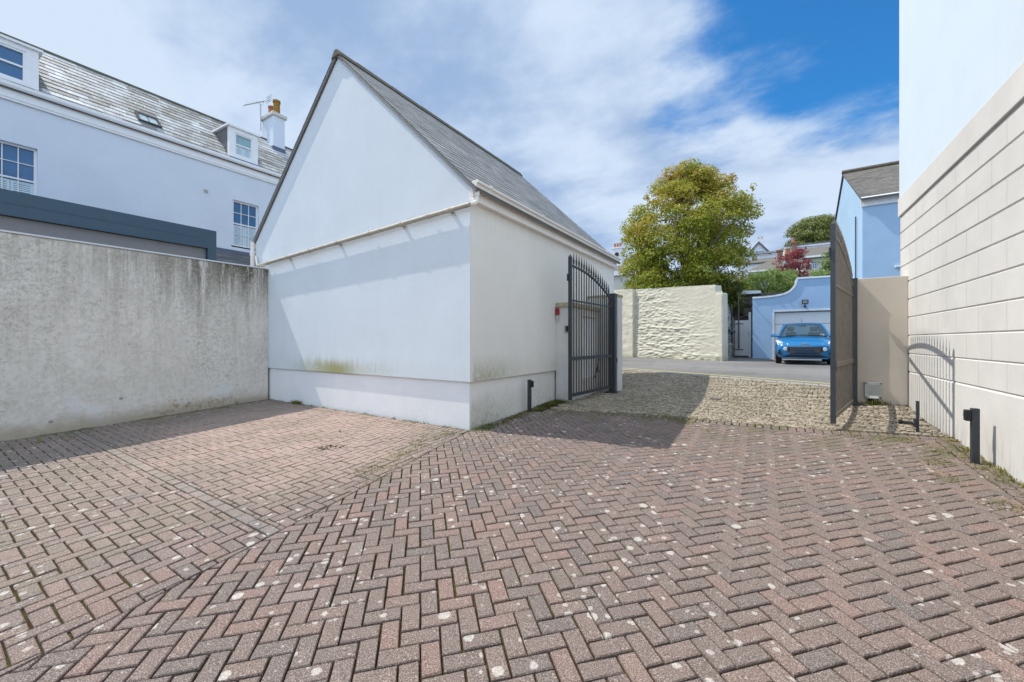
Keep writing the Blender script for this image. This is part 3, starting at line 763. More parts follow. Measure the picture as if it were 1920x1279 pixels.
# ------------------------------------------------------------------ building on the right
RB = thing('rendered_building', (9, -2, 0), 'tall building on the right with cream block courses below pale blue render', 'building')
WX = 5.87; RY0 = -11.0; RY1 = 5.21
b = MB(); b.box(WX + .012, 14, RY0, RY1 - .006, -.6, 3.64)
lev = [.841 + .3122 * i for i in range(10)]
def chbox(b, y0, y1, z0, z1, ch_, cv):
    # raised block with splayed edges (deep horizontal, fine vertical)
    xa, xb_ = WX + .013, WX
    b.raw([(xa, y0, z0), (xa, y1, z0), (xa, y1, z1), (xa, y0, z1), (xb_, y0 + cv, z0 + ch_), (xb_, y1 - cv, z0 + ch_), (xb_, y1 - cv, z1 - ch_), (xb_, y0 + cv, z1 - ch_)],
          [(4, 7, 6, 5), (0, 4, 5, 1), (1, 5, 6, 2), (2, 6, 7, 3), (3, 7, 4, 0)])
for i in range(9):
    z0, z1 = lev[i] + .004, lev[i + 1] - .004
    off_ = (1.309 if i % 2 == 0 else 1.621 + .013)
    js = [off_ + .656 * k for k in range(-20, 8)]
    js = [j for j in js if RY0 + .1 < j < RY1 - .08]; js = [RY0] + js + [RY1]
    for a, c in zip(js, js[1:]):
        segs = [(a, c)]
        if a < 4.27 < c and 4.27 - a > .06 and c - 4.27 > .06: segs = [(a, 4.266), (4.278, c)]
        for p, q in segs: chbox(b, p + .0003, q - .0003, z0, z1, .010, .003)
chbox(b, RY0, RY1, -.55, lev[0] - .006, .016, .004)
b.build('wall', MT['cream_render'], RB)
bx('string_course', MT['cream_render'], RB, WX - .028, 14, RY0 - .02, RY1 + .03, 3.641, 3.975, bevel=.008)
bx('upper_wall', MT['pale_blue'], RB, WX - .012, 14, RY0, RY1 + .01, 3.976, 10.2)
bx('parapet', MT['pale_blue'], RB, WX - .06, 14.05, RY0 - .05, RY1 + .05, 10.201, 10.4)

# ------------------------------------------------------------------ gate piers, posts and meter cupboard
CU = thing('meter_cupboard', (.17, 3.8, .1), 'cream rendered cupboard with a white panelled door against the garage, behind the open gate', 'cupboard')
fm = lambda u, v, w: (.343 + w, u, v)
b = MB(); b.box(.0, .24, 2.933, 4.66, -.1, 2.09); wall_cut(b, fm, 2.933, 4.66, -.1, 2.09, [(3.50, 4.42, .50, 1.93)], -.102, 0); b.build('wall', MT['cream_render'], CU, bevel=.006)
bx('capping', plain('mossy_cap', (.42, .37, .25), .9, .2, scale=14), CU, 0, .375, 2.90, 4.655, 2.091, 2.19, bevel=.01)
plank_frame('door_frame', MT['cream_render'], CU, fm, 3.46, 4.46, .46, 1.97, .05, -.06, .02)
b = MB()
for i in range(9): b.fbox(fm, 3.52 + i * .0985, 3.52 + (i + 1) * .0985 - .008, .52, 1.91, -.05, -.02)
dr = b.build('door', MT['white_paint'], CU, bevel=.004)
MB().fbox(fm, 3.54, 3.58, 1.1, 1.2, -.02, .0).build('handle', MT['steel'], dr)
b = MB(); b.tube([(.37, 4.25, .50), (.40, 4.35, .75), (.39, 4.45, 1.0), (.37, 4.55, 1.02)], .015, 6); b.tube([(.37, 4.3, .62), (.39, 4.55, .64)], .012, 6); b.build('cable', MT['black'], CU)
LP = thing('gate_pier', (.4, 4.85, .15), 'cream gate pier beside the garage, left end of the gateway', 'pier', 'rendered gate piers')
bx('pier', MT['cream_render'], LP, .002, .80, 4.665, 4.98, -.1, 2.44, bevel=.008)
bx('pier_cap', plain('mossy_pier_cap', (.38, .34, .22), .9, .2), LP, .0, .815, 4.655, 4.99, 2.441, 2.50, bevel=.01)
bx('lock_keep', MT['black'], LP, .74, .78, 4.640, 4.664, .86, .96)
RP = thing('gate_pier', (5.53, 4.85, .2), 'beige rendered gate pier against the cream block building on the right', 'pier', 'rendered gate piers')
bx('pier', MT['pier_render'], RP, 5.195, 5.868, 4.713, 5.03, -.1, 2.50, bevel=.008)
for (x0, y0, lab) in ((.625, 4.50, 'dark steel hinge post in front of the pier beside the garage'), (5.045, 4.628, 'dark steel hinge post in front of the beige pier on the right')):
    t = thing('hinge_post', (x0 + .07, y0 + .07, .1), lab, 'post', 'steel gate posts')
    bx('post', MT['iron'], t, x0, x0 + .145, y0, y0 + .145, .02, 2.49, bevel=.006)
    bx('base_plate', MT['iron'], t, x0 - .08, x0 + .24, y0 - .1, y0 + .17, terrain(x0, y0) - .02, terrain(x0, y0) + .022, bevel=.004)
    bx('post_cap', MT['iron'], t, x0 - .006, x0 + .151, y0 - .006, y0 + .151, 2.491, 2.505)

def gate_leaf(h, fr, label, loc, dark):
    h = Vector(h); fr = Vector(fr); L = (fr - h).length; d = (fr - h).normalized(); s = Vector((-d.y, d.x, 0))
    g_ = thing('iron_gate', loc, label, 'gate', 'wrought iron gate leaves')
    f = lambda u, v, w: tuple(h + d * u + s * w + Vector((0, 0, v)))
    top = lambda u: 2.34 + .53 * (1 - (1 - u / L) ** 2)
    iron = MT['iron']; bars = MT['iron_shaded'] if dark else MT['iron_sunlit']
    b = MB(); b.fbox(f, L - .03, L + .03, .20, 3.03, -.03, .03); p = [f(L - .03, 3.03, -.03), f(L + .03, 3.03, -.03), f(L + .03, 3.03, .03), f(L - .03, 3.03, .03)]; q = f(L, 3.09, 0)
    b.raw(p + [q], [(0, 1, 4), (1, 2, 4), (2, 3, 4), (3, 0, 4)]); b.build('lock_stile', iron, g_)
    MB().fbox(f, 0, .045, .24, 2.36, -.022, .022).build('hinge_stile', iron, g_)
    for (z0, z1, hw) in ((.26, .32, .022), (.985, 1.055, .022), (2.165, 2.195, .016)):
        MB().fbox(f, .046, L - .031, z0, z1, -hw, hw).build('rail', iron if dark else bars, g_)  # right leaf's rails share the bars' colour with the sun painted in
    n_ = 24; b = MB()
    for i in range(n_):
        u0, u1 = .03 + (L - .06) * i / n_, .03 + (L - .06) * (i + 1) / n_
        b.hexa([f(u0, top(u0) - .018, -.018), f(u1, top(u1) - .018, -.018), f(u1, top(u1) - .018, .018), f(u0, top(u0) - .018, .018), f(u0, top(u0) + .018, -.018), f(u1, top(u1) + .018, -.018), f(u1, top(u1) + .018, .018), f(u0, top(u0) + .018, .018)])
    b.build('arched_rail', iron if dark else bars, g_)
    for k in range(16):
        u = .045 + (L - .075) * (k + 1) / 17; t = top(u)
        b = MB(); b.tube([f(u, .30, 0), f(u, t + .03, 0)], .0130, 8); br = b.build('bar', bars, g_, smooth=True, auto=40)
        prof = [(.012, 0), (.012, .03), (.021, .035), (.021, .055), (.013, .06), (.024, .085), (.018, .125), (.012, .17), (.003, .265)]
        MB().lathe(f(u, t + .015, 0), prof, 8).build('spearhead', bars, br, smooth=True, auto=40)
    MB().fbox(f, L - .03, L + .055, 2.56, 2.70, -.045, -.031).build('stop_plate', iron, g_)
    b = MB(); b.fbox(f, L - .02, L + .11, 1.0, 1.03, .031, .045); b.fbox(f, L + .09, L + .105, .95, 1.09, .02, .05); b.build('latch', iron, g_)
    for z in (.34, 2.2):
        b = MB(); b.tube([f(-.03, z, 0), f(-.03, z + .1, 0)], .022, 8); b.fbox(f, -.06, .0, z + .03, z + .07, -.012, .012); b.build('hinge', iron, g_)
    return g_
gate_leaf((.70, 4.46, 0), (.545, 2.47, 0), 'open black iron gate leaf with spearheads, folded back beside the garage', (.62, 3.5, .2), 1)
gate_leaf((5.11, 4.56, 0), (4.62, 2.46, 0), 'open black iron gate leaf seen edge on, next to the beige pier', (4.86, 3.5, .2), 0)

# small fittings
AL = thing('fire_alarm_sounder', (.05, 2.93, 1.8), 'small red box with a white lamp on the corner of the cupboard', 'alarm box')
MB().box(.008, .088, 2.87, 2.932, 1.93, 2.07).build('case', MT['redbox'], AL, bevel=.012)
MB().lathe((.052, 2.895, 1.79), [(.014, 0), (.02, .03), (.03, .118), (.012, .119)], 12).build('beacon', MT['lamp'], AL, smooth=True, auto=40)
KP = thing('entry_keypad', (.26, 2.93, 1.6), 'small dark entry keypad on the cupboard front beside the gate', 'keypad')
bx('case', MT['greybox'], KP, .205, .325, 2.905, 2.932, 1.555, 1.70, bevel=.008)
bx('key_panel', MT['black'], KP, .245, .318, 2.893, 2.9045, 1.57, 1.685, bevel=.004)
SB = thing('slatted_vent_box', (5.41, 4.68, .3), 'square grey slatted box fixed low on the beige pier', 'control box')
bx('case', MT['steel'], SB, 5.29, 5.525, 4.655, 4.712, .345, .635, bevel=.006)
b = MB()
for i in range(9): b.box(5.325, 5.49, 4.648, 4.6545, .43 + i * .019, .44 + i * .019)
b.build('louvres', plain('louvre_grey', (.33, .34, .33), .5), SB)
bx('label_plate', MT['white_paint'], SB, 5.36, 5.475, 4.651, 4.6545, .352, .395)
b = MB()
for (x, z) in ((5.312, .365), (5.503, .365), (5.312, .615), (5.503, .615)): b.lathe((x, 4.655, z), [(.012, 0), (.012, -.006)], 8, axis='y')
b.build('screw', MT['black'], SB)
b = MB(); b.tube([(5.36, 4.69, .344), (5.36, 4.69, .2)], .022, 10); b.tube([(5.40, 4.69, .344), (5.40, 4.69, .2)], .022, 10); b.tube([(5.47, 4.69, .344), (5.47, 4.69, .2)], .012, 8); b.build('conduit', MT['black'], SB)

def photocell(x, y, label, dx):
    z = terrain(x, y); t = thing('photocell_post', (x, y, z), label, 'bollard', 'photocell posts of the gate')
    bx('post', MT['iron'], t, x - .03, x + .03, y - .03, y + .03, z - .05, z + .595, bevel=.005)
    hx = x + dx * .055
    hd = bx('sensor_head', MT['black'], t, hx - .024, hx + .024, y - .032, y + .032, z + .455, z + .575, bevel=.008)
    bx('lens', MT['black'], hd, hx + dx * .025 - .002, hx + dx * .025 + .002, y - .02, y + .02, z + .50, z + .55)
photocell(5.72, 1.545, 'square dark post with a small sensor box, standing beside the cream block wall', -1)
photocell(.085, 1.66, 'slim dark post with a sensor box at the foot of the garage wall', 1)
GS = thing('gate_stop_post', (5.57, 2.86, .11), 'thin dark post with a sprung buffer standing on the cobbles by the right wall', 'gate stop')
bx('post', MT['iron'], GS, 5.555, 5.585, 2.845, 2.875, .05, .545, bevel=.003)
b = MB(); b.tube([(5.554, 2.86, .235), (5.40, 2.86, .24)], .013, 8)
pts = [(5.535 - .012 * k / 4, 2.86 + .026 * math.cos(k * 2 * math.pi / 6), .237 + .026 * math.sin(k * 2 * math.pi / 6)) for k in range(38)]
b.tube(pts, .0045, 5); b.build('spring', MT['iron'], GS)
MB().lathe((5.38, 2.86, .24), [(.028, 0), (.032, .012), (.032, .035), (.02, .04)], 12, axis='x').build('buffer', MT['rubber'], GS)
bx('bracket', MT['iron'], GS, 5.53, 5.554, 2.83, 2.89, .18, .30, bevel=.003)
dp = (2.92, 4.43); t = MB(); z = terrain(*dp); t.box(dp[0] - .10, dp[0] + .10, dp[1] - .06, dp[1] + .06, z - .01, z + .035)
tag(t.build('drop_bolt_socket', MT['iron_sunlit'], at=(dp[0], dp[1], z), bevel=.01), 'small dark metal stop plate set in the middle of the cobbles', 'gate stop')

# ------------------------------------------------------------------ cream rubble wall and stone wall across the lane
A = Vector((-2.75, 15.80, .45)); B = Vector((2.29, 13.09, .45)); D = (B - A).normalized(); Nn = Vector((D.y, -D.x, 0))   # Nn towards the lane
def rough_sheet(f, U, Z0, Z1, nu, nv, amp, mask, batter=0):
    b = MB(); vs = []
    for j in range(nv + 1):
        for i in range(nu + 1):
            u = U[0] + (U[1] - U[0]) * i / nu; z0 = Z0(u); z1 = Z1(u); z = z0 + (z1 - z0) * j / nv
            q = Vector((u * 2.3, z * 6.5, 3.1)); q2 = Vector((u * 8, z * 15, 1.7))
            st = abs(mnoise.noise(q)) * .5 + mnoise.noise(q * 2.1) * .45 + mnoise.noise(q2) * .22
            zq = z / .40 + .35 * mnoise.noise(Vector((u * .7, z * .5, 0))); course = .75 * (zq % 1.0) ** 2 * max(0, .5 + mnoise.noise(Vector((u * .9, math.floor(zq) * 1.7, 5))))
            vs.append(f(u, z, amp * mask(u, z) * (st + course) + batter * max(0, 2.9 - z)))
    b.raw(vs, [(j * (nu + 1) + i, j * (nu + 1) + i + 1, (j + 1) * (nu + 1) + i + 1, (j + 1) * (nu + 1) + i) for j in range(nv) for i in range(nu)])
    return b
LW = (B - A).length
fw = lambda u, z, w: tuple(A + D * u + Nn * w + Vector((0, 0, z - .45)))
ztop = lambda u: 4.03 - .40 * u / LW
RW = thing('rubble_wall', A.lerp(B, .5), 'cream limewashed rubble wall across the lane, under the big maple', 'wall')
MB().hexa([fw(-3, -.2, -.4), fw(LW - .02, -.2, -.4), fw(LW - .02, -.2, -.03), fw(-3, -.2, -.03), fw(-3, ztop(-3), -.4), fw(LW - .32, ztop(LW - .32) - .01, -.4), fw(LW - .32, ztop(LW - .32) - .01, -.03), fw(-3, ztop(-3), -.03)]).build('core', MT['wall_cream'], RW)
def mk(u, z):
    a = 1.0 if z < 2.75 - .0 * u else .35
    if z > 2.75: a = .35 + .65 * max(0, 1 - abs(u - 2.1) / 1.3)
    a *= 1 - .72 * min(1, max(0, (u - 3.3 - .5 * (2.9 - z)) / 1.0))
    return a
rough_sheet(fw, (1.12, LW), lambda u: .3, lambda u: ztop(u) if u < LW - .3 else ztop(u) - .28, 170, 150, .068, mk, .022).build('rubble_face', MT['wall_cream'], RW, smooth=True)
rough_sheet(lambda u, z, w: fw(u, z, w + .19), (-3, 1.12), lambda u: .3, lambda u: ztop(u) + .01, 90, 60, .03, lambda u, z: 1).build('pilaster', MT['wall_cream'], RW, smooth=True)
MB().hexa([fw(1.10, .2, -.1), fw(1.125, .2, -.1), fw(1.125, .2, .19), fw(1.10, .2, .19), fw(1.10, ztop(1.1), -.1), fw(1.125, ztop(1.1), -.1), fw(1.125, ztop(1.1), .19), fw(1.10, ztop(1.1), .19)]).build('pilaster_edge', MT['wall_cream'], RW)
b = MB(); b.hexa([fw(LW - .42, .3, -.35), fw(LW + .03, .3, -.35), fw(LW + .03, .3, .06), fw(LW - .42, .3, .02), fw(LW - .3, 3.3, -.35), fw(LW + .0, 3.3, -.35), fw(LW + .0, 3.3, .02), fw(LW - .3, 3.3, .015)])
b.box(B.x - .30, B.x + .0, B.y - .02, B.y + .2, .3, .8); b.build('corner_quoin', MT['wall_cream'], RW, bevel=.05)
# side stone wall running back to the white gate
SW = thing('stone_wall', (2.2, 15.3, .5), 'bare grey stone wall running back from the cream rubble wall to the white gate', 'wall')
E2 = Vector((2.42, 17.4, .5)); S2 = Vector((2.30, 13.15, .5)); dS = (E2 - S2).normalized(); nS = Vector((dS.y, -dS.x, 0)); LS = (E2 - S2).length
fsw = lambda u, z, w: tuple(S2 + dS * u + nS * w + Vector((0, 0, z - .5)))
zt2 = lambda u: 3.25 - .20 * u
b = rough_sheet(fsw, (0, LS), lambda u: .2, zt2, 60, 50, .05, lambda u, z: 1)
b.build('stone_face', MT['stone'], SW, smooth=True)
MB().hexa([fsw(.5, .2, -.4), fsw(LS, .2, -.4), fsw(LS, .2, -.04), fsw(.5, .2, -.04), fsw(.5, zt2(.5) + .03, -.4), fsw(LS, zt2(LS) + .03, -.4), fsw(LS, zt2(LS) + .03, -.03), fsw(.5, zt2(.5) + .03, -.03)]).build('core', MT['stone'], SW)
b = MB(); b.fbox(fsw, 1.0, 3.0, 1.76, 1.86, .04, .16); b.fbox(fsw, 2.6, 2.68, 1.3, 3.0, .02, .08); b.build('iron_bracket', MT['iron'], SW, bevel=.02)
WG = thing('garden_gate', (2.8, 17.45, .6), 'white boarded garden gate between the stone wall and the blue garage', 'gate')
fg = lambda u, v, w: (u, 17.45 - w, v)
b = MB()
for i in range(6): b.fbox(fg, 2.44 + i * .115, 2.44 + (i + 1) * .115 - .004, .66, 2.37, 0, .04)
gb = b.build('boards', MT['white_paint'], WG)
for z in (.95, 2.2): MB().fbox(fg, 2.45, 2.80, z - .02, z + .02, .041, .05).build('strap_hinge', MT['iron'], WG)
bx('gate_post', MT['white_paint'], WG, 3.02, 3.12, 17.3, 17.42, .6, 2.75)
bx('latch', MT['black'], WG, 3.0, 3.06, 17.36, 17.40, 1.7, 1.8)
BW = thing('stone_wall', (2.4, 18.4, .5), 'dark rubble wall with a pale slab on top, behind the white garden gate', 'wall')
fb = lambda u, z, w: (u, 18.6 - w, z)
rough_sheet(fb, (1.2, 6.6), lambda u: .3, lambda u: 3.75, 70, 50, .10, lambda u, z: 1).build('stone_face', MT['stone_dark'], BW, smooth=True)
bx('core', MT['stone_dark'], BW, 1.2, 6.6, 18.65, 19.1, .3, 3.72)
MB().hexa([(2.4, 18.35, 3.72), (3.5, 18.35, 3.72), (3.5, 18.9, 3.72), (2.4, 18.9, 3.72), (2.5, 18.38, 3.93), (3.5, 18.38, 3.86), (3.5, 18.9, 3.86), (2.5, 18.9, 3.93)]).build('coping_slab', MT['far_white'], BW, bevel=.02)

# ------------------------------------------------------------------ blue garage with the swept parapet
BG = thing('blue_garage', (5.0, 17, .6), 'light blue garage with a white swept parapet and white door, behind the car', 'garage')
YG = 16.2
curve = [(3.213, 3.28), (3.6, 3.285), (4.0, 3.31), (4.25, 3.345), (4.45, 3.40), (4.62, 3.50), (4.76, 3.66), (4.84, 3.83), (4.87, 4.02), (6.58, 4.00)]
def smooth(pts, n=5):
    out = []
    for i in range(len(pts) - 1):
        p0, p1, p2, p3 = pts[max(i - 1, 0)], pts[i], pts[i + 1], pts[min(i + 2, len(pts) - 1)]
        for k in range(n):
            t = k / n
            out.append(tuple(.5 * (2 * p1[j] + (p2[j] - p0[j]) * t + (2 * p0[j] - 5 * p1[j] + 4 * p2[j] - p3[j]) * t * t + (3 * p1[j] - p0[j] - 3 * p2[j] + p3[j]) * t ** 3) for j in (0, 1)))
    return out + [pts[-1]]
curve = smooth(curve[:9]) + [(6.58, 4.00)]
dx0, dx1, dz1 = 4.02, 6.35, 2.66
poly = [(3.213, .2), (dx0, .2), (dx0, dz1), (dx1, dz1), (dx1, .2), (6.58, .2)] + curve[::-1]
b = MB()
def vwall(b, pts, y0, y1):   # vertical slices under the parapet curve
    for (xa, za), (xb, zb) in zip(pts, pts[1:]):
        lo = [.2, .2]
        segs = [(xa, xb)]
        for c in (dx0, dx1):
            segs = [q for s in segs for q in ([(s[0], c), (c, s[1])] if s[0] < c < s[1] else [s])]
        for p, q in segs:
            zl = dz1 if dx0 <= (p + q) / 2 <= dx1 else .2
            zp = za + (zb - za) * (p - xa) / (xb - xa); zq = za + (zb - za) * (q - xa) / (xb - xa)
            b.hexa([(p, y0, zl), (q, y0, zl), (q, y1, zl), (p, y1, zl), (p, y0, zp), (q, y0, zq), (q, y1, zq), (p, y1, zp)])
vwall(b, curve, YG, YG + .3)
b.box(3.213, 3.5, YG + .3, YG + 2.0, .2, 3.27)
b.build('wall', MT['garage_blue'], BG)
b = MB(); up_ = []
for i, (xa, za) in enumerate(curve):
    (x0, z0), (x1, z1) = curve[max(i - 1, 0)], curve[min(i + 1, len(curve) - 1)]
    if i == len(curve) - 2: (x1, z1) = (xa + .15, za)
    L = math.hypot(x1 - x0, z1 - z0); up_.append((xa - (z1 - z0) / L * .075, za + (x1 - x0) / L * .075))
for k in range(len(curve) - 1):
    (xa, za), (xb, zb), (xc, zc_), (xd, zd) = curve[k], curve[k + 1], up_[k], up_[k + 1]
    b.hexa([(xa, YG - .045, za), (xb, YG - .045, zb), (xb, YG + .34, zb), (xa, YG + .34, za), (xc, YG - .045, zc_), (xd, YG - .045, zd), (xd, YG + .34, zd), (xc, YG + .34, zc_)])
b.build('coping', MT['white_paint'], BG)
fgd = lambda u, v, w: (u, YG - w, v)
plank_frame('door_frame', MT['far_white'], BG, fgd, dx0 - .05, dx1 + .05, .3, dz1 + .06, .07, -.1, .025)
b = MB(); zz = .6
for k in range(4): b.fbox(fgd, dx0 + .03, dx1 - .03, zz, zz + .49, -.2, -.15); zz += .505
b.build('garage_door', MT['white_paint'], BG, bevel=.012)
FL = thing('floodlight', (5.12, 16.15, 3), 'black floodlight on the blue wall above the garage door', 'light')
MB().hexa([(5.0, 16.02, 2.93), (5.23, 16.02, 2.93), (5.22, 16.13, 2.97), (5.01, 16.13, 2.97), (5.0, 15.98, 3.1), (5.23, 15.98, 3.1), (5.22, 16.1, 3.12), (5.01, 16.1, 3.12)]).build('housing', MT['black'], FL, bevel=.01)
MB().hexa([(5.03, 16.008, 2.96), (5.2, 16.008, 2.96), (5.2, 16.018, 2.96), (5.03, 16.018, 2.96), (5.03, 15.974, 3.08), (5.2, 15.974, 3.08), (5.2, 15.984, 3.08), (5.03, 15.984, 3.08)]).build('lens', MT['greybox'], FL)
b = MB(); b.box(5.08, 5.15, 16.04, 16.199, 2.80, 2.86); b.box(5.10, 5.13, 16.04, 16.07, 2.86, 2.95); b.build('bracket', MT['black'], FL, bevel=.005)

# ------------------------------------------------------------------ blue house on the right
BH = thing('blue_house', (9, 17.7, .5), 'sky blue house with a slate roof showing beside the right building', 'house')
hx, hy0, hym, hy1 = 6.60, 13.67, 17.72, 21.77; hz, hzr = 6.40, 8.66
MB().prism([(hx, hy0, .2), (hx, hy1, .2), (hx, hy1, hz), (hx, hym, hzr), (hx, hy0, hz)], (9, 0, 0)).build('wall', MT['house_blue'], BH)
vd = Vector((0, hym - hy0, hzr - hz)); lvv = vd.length + .2; vdn = vd.normalized()
o = Vector((hx - .06, hy0, hz + .03)) - vdn * .2
slates(o, (1, 0, 0), vdn, 9.1, lvv, .2, .3).build('slate_roof', MT['slate_far'], BH)
b = MB(); vb = Vector((0, hym - hy1, hzr - hz)).normalized(); ob_ = Vector((hx - .06, hy1, hz + .02)) - vb * .2; X9 = Vector((9.1, 0, 0)); up = Vector((0, 0, .07))
p = [ob_, ob_ + X9, ob_ + X9 + vb * lvv, ob_ + vb * lvv]; b.hexa([tuple(q) for q in p] + [tuple(q + up) for q in p])
p = [o - up, o + X9 - up, o + X9 + vdn * lvv - up, o + vdn * lvv - up]; b.hexa([tuple(q) for q in p] + [tuple(q + up * .9) for q in p]); b.build('roof_deck', MT['slate_dark'], BH)
MB().tube([(hx - .08, hym, hzr + .08), (hx + 9, hym, hzr + .08)], .09, 8).build('ridge_tiles', MT['ridge'], BH)
bx('fascia', MT['white_paint'], BH, hx - .05, hx + 9, hy0 - .05, hy0 - .001, hz - .32, hz - .02)
MB().tube([(hx - .05, hy0 - .11, hz - .06), (hx + 9, hy0 - .11, hz - .06)], .06, 10).build('gutter', MT['white_paint'], BH, smooth=True, auto=40)
MB().tube([(hx - .05, hy0 + .95, 6.0), (hx - .05, hy0 + .95, .5)], .022, 8).build('downpipe', MT['fascia'], BH)
bx('wall_lamp', MT['white_paint'], BH, 7.44, 7.56, hy0 - .08, hy0 - .001, 3.87, 3.93)

# ------------------------------------------------------------------ car
def car(loc, yaw):
    c = thing('hatchback', loc, 'small bright blue hatchback parked facing the lane before the white garage door', 'car')
    c.rotation_euler = (0, 0, yaw); K = dict(local=True)
    S = [  # y, half width low, half width mid, half width shoulder, zb, zmid, zsh, ztop
        (.00, .60, .66, .56, .25, .45, .62, .665), (.05, .70, .75, .65, .21, .46, .67, .715), (.16, .765, .805, .72, .19, .48, .745, .775), (.34, .785, .832, .765, .185, .5, .82, .845),
        (.43, .79, .838, .77, .20, .52, .84, .87), (.50, .79, .840, .775, .50, .60, .85, .885), (.80, .79, .842, .785, .64, .68, .89, .935), (1.06, .79, .842, .79, .50, .60, .915, .975),
        (1.14, .79, .840, .79, .20, .5, .92, .985), (1.6, .78, .842, .79, .19, .5, .94, .97), (2.4, .78, .842, .79, .19, .5, .95, .97), (2.66, .78, .842, .79, .20, .5, .96, .98), (2.74, .78, .842, .79, .50, .58, .96, .98), (3.0, .78, .842, .785, .63, .66, .96, .98), (3.28, .78, .84, .775, .50, .58, .96, .98),
        (3.36, .76, .83, .76, .22, .5, .96, .97), (3.58, .70, .78, .70, .24, .5, .94, .95), (3.67, .58, .66, .58, .30, .5, .86, .88)]
    b = MB(); vs = []; n = 11
    for (y, wl, wm, ws, zb, zm, zs, zt) in S:
        ring = [(-wl * .6, zb + .0), (-wl, zb + .02), (-wm, zm), (-ws - .02, zs - .06), (-ws, zs), (-ws * .5, zt - .012), (0, zt), (ws * .5, zt - .012), (ws, zs), (ws + .02, zs - .06), (wm, zm), (wl, zb + .02), (wl * .6, zb)]
        n = len(ring); vs += [(x, y, z) for x, z in ring]
    fs = [(k * n + j, k * n + (j + 1) % n, (k + 1) * n + (j + 1) % n, (k + 1) * n + j) for k in range(len(S) - 1) for j in range(n)]
    fs += [tuple(range(n - 1, -1, -1)), tuple(range((len(S) - 1) * n, len(S) * n))]
    b.raw(vs, fs); b.build('body', MT['carblue'], c, smooth=True, subd=1, **K)
    # roof and pillars
    top = [(1.72, .54, 1.43), (1.95, .565, 1.465), (2.4, .575, 1.48), (2.9, .565, 1.465), (3.2, .53, 1.43)]
    b = MB(); vs = []
    for (y, w, z) in top: vs += [(-w, y, z - .045), (-w * .9, y, z - .008), (-w * .5, y, z + .008), (0, y, z + .012), (w * .5, y, z + .008), (w * .9, y, z - .008), (w, y, z - .045), (w * .8, y, z - .06), (0, y, z - .05), (-w * .8, y, z - .06)]
    n = 10; fs = [(k * n + j, k * n + (j + 1) % n, (k + 1) * n + (j + 1) % n, (k + 1) * n + j) for k in range(4) for j in range(n)] + [tuple(range(n - 1, -1, -1)), tuple(range(4 * n, 5 * n))]
    b.raw(vs, fs)
    for s in (-1, 1):
        b.tube([(s * .735, 1.0, .95), (s * .64, 1.36, 1.2), (s * .535, 1.74, 1.405)], [.04, .033, .035], 8)
        b.tube([(s * .74, 2.2, .95), (s * .565, 2.2, 1.43)], .035, 8); b.tube([(s * .72, 3.45, .95), (s * .53, 3.17, 1.41)], .06, 8)
    b.build('roof', MT['carblue'], c, smooth=True, auto=50, **K)
    G = MT['carglass']
    MB().hexa([(-.70, 1.0, .965), (.70, 1.0, .965), (.70, 1.01, .955), (-.70, 1.01, .955), (-.51, 1.74, 1.415), (.51, 1.74, 1.415), (.51, 1.75, 1.405), (-.51, 1.75, 1.405)]).build('windscreen', G, c, **K)
    MB().hexa([(-.66, 3.50, .98), (.66, 3.50, .98), (.66, 3.49, .98), (-.66, 3.49, .98), (-.5, 3.22, 1.40), (.5, 3.22, 1.40), (.5, 3.21, 1.40), (-.5, 3.21, 1.40)]).build('rear_window', G, c, **K)
    for s in (-1, 1):
        MB().hexa([(s * .735, 1.1, .97), (s * .735, 3.4, .97), (s * .725, 3.4, .97), (s * .725, 1.1, .97), (s * .55, 1.76, 1.41), (s * .55, 3.12, 1.41), (s * .54, 3.12, 1.41), (s * .54, 1.76, 1.41)]).build('side_window', G, c, **K)
        # headlight: swept wedge
        h = MB(); h.hexa([(s * .44, .03, .645), (s * .745, .13, .655), (s * .70, .3, .655), (s * .44, .2, .64), (s * .47, .06, .70), (s * .815, .36, .835), (s * .74, .42, .835), (s * .47, .2, .71)])
        hl = h.build('headlight', MT['lamp'], c, bevel=.012, **K)
        MB().lathe((s * .66, .10, .705), [(.055, .06), (.055, .0), (.04, -.012), (.01, -.016)], 14, axis='y').build('bulb_ring', MT['chrome'], hl, **K)
        MB().lathe((s * .53, .0, .525), [(.062, .10), (.064, -.004), (.055, -.018), (.02, -.022)], 16, axis='y').build('running_lamp', MT['lamp'], c, smooth=True, auto=40, **K)
        MB().hexa([(s * .63, -.0, .34), (s * .755, .07, .34), (s * .755, .14, .34), (s * .63, .1, .34), (s * .69, .02, .51), (s * .72, .04, .51), (s * .72, .12, .51), (s * .69, .1, .51)]).build('side_intake', MT['black'], c, **K)
        m_ = MB().hexa([(s * .80, 1.02, .93), (s * .98, 1.04, .95), (s * .98, 1.13, .95), (s * .80, 1.14, .93), (s * .80, 1.03, 1.05), (s * .96, 1.05, 1.05), (s * .96, 1.13, 1.05), (s * .80, 1.14, 1.05)])
        m_.tube([(s * .72, 1.12, .94), (s * .83, 1.09, .96)], .02, 6); m_.build('door_mirror', MT['carblue'], c, smooth=True, bevel=.03, **K)
        for y in (.79, 3.01):
            w = MB().lathe((s * .73, y, .29), [(.18, -.085), (.265, -.09), (.288, -.07), (.29, 0), (.288, .07), (.265, .09), (.18, .085)], 24, axis='x').build('wheel', MT['rubber'], c, smooth=True, auto=40, **K)
            MB().lathe((s * .73 + s * .06, y, .29), [(.02, s * .02), (.17, s * .015), (.185, s * .02), (.185, s * .0)], 16, axis='x').build('rim', MT['chrome'], w, **K)
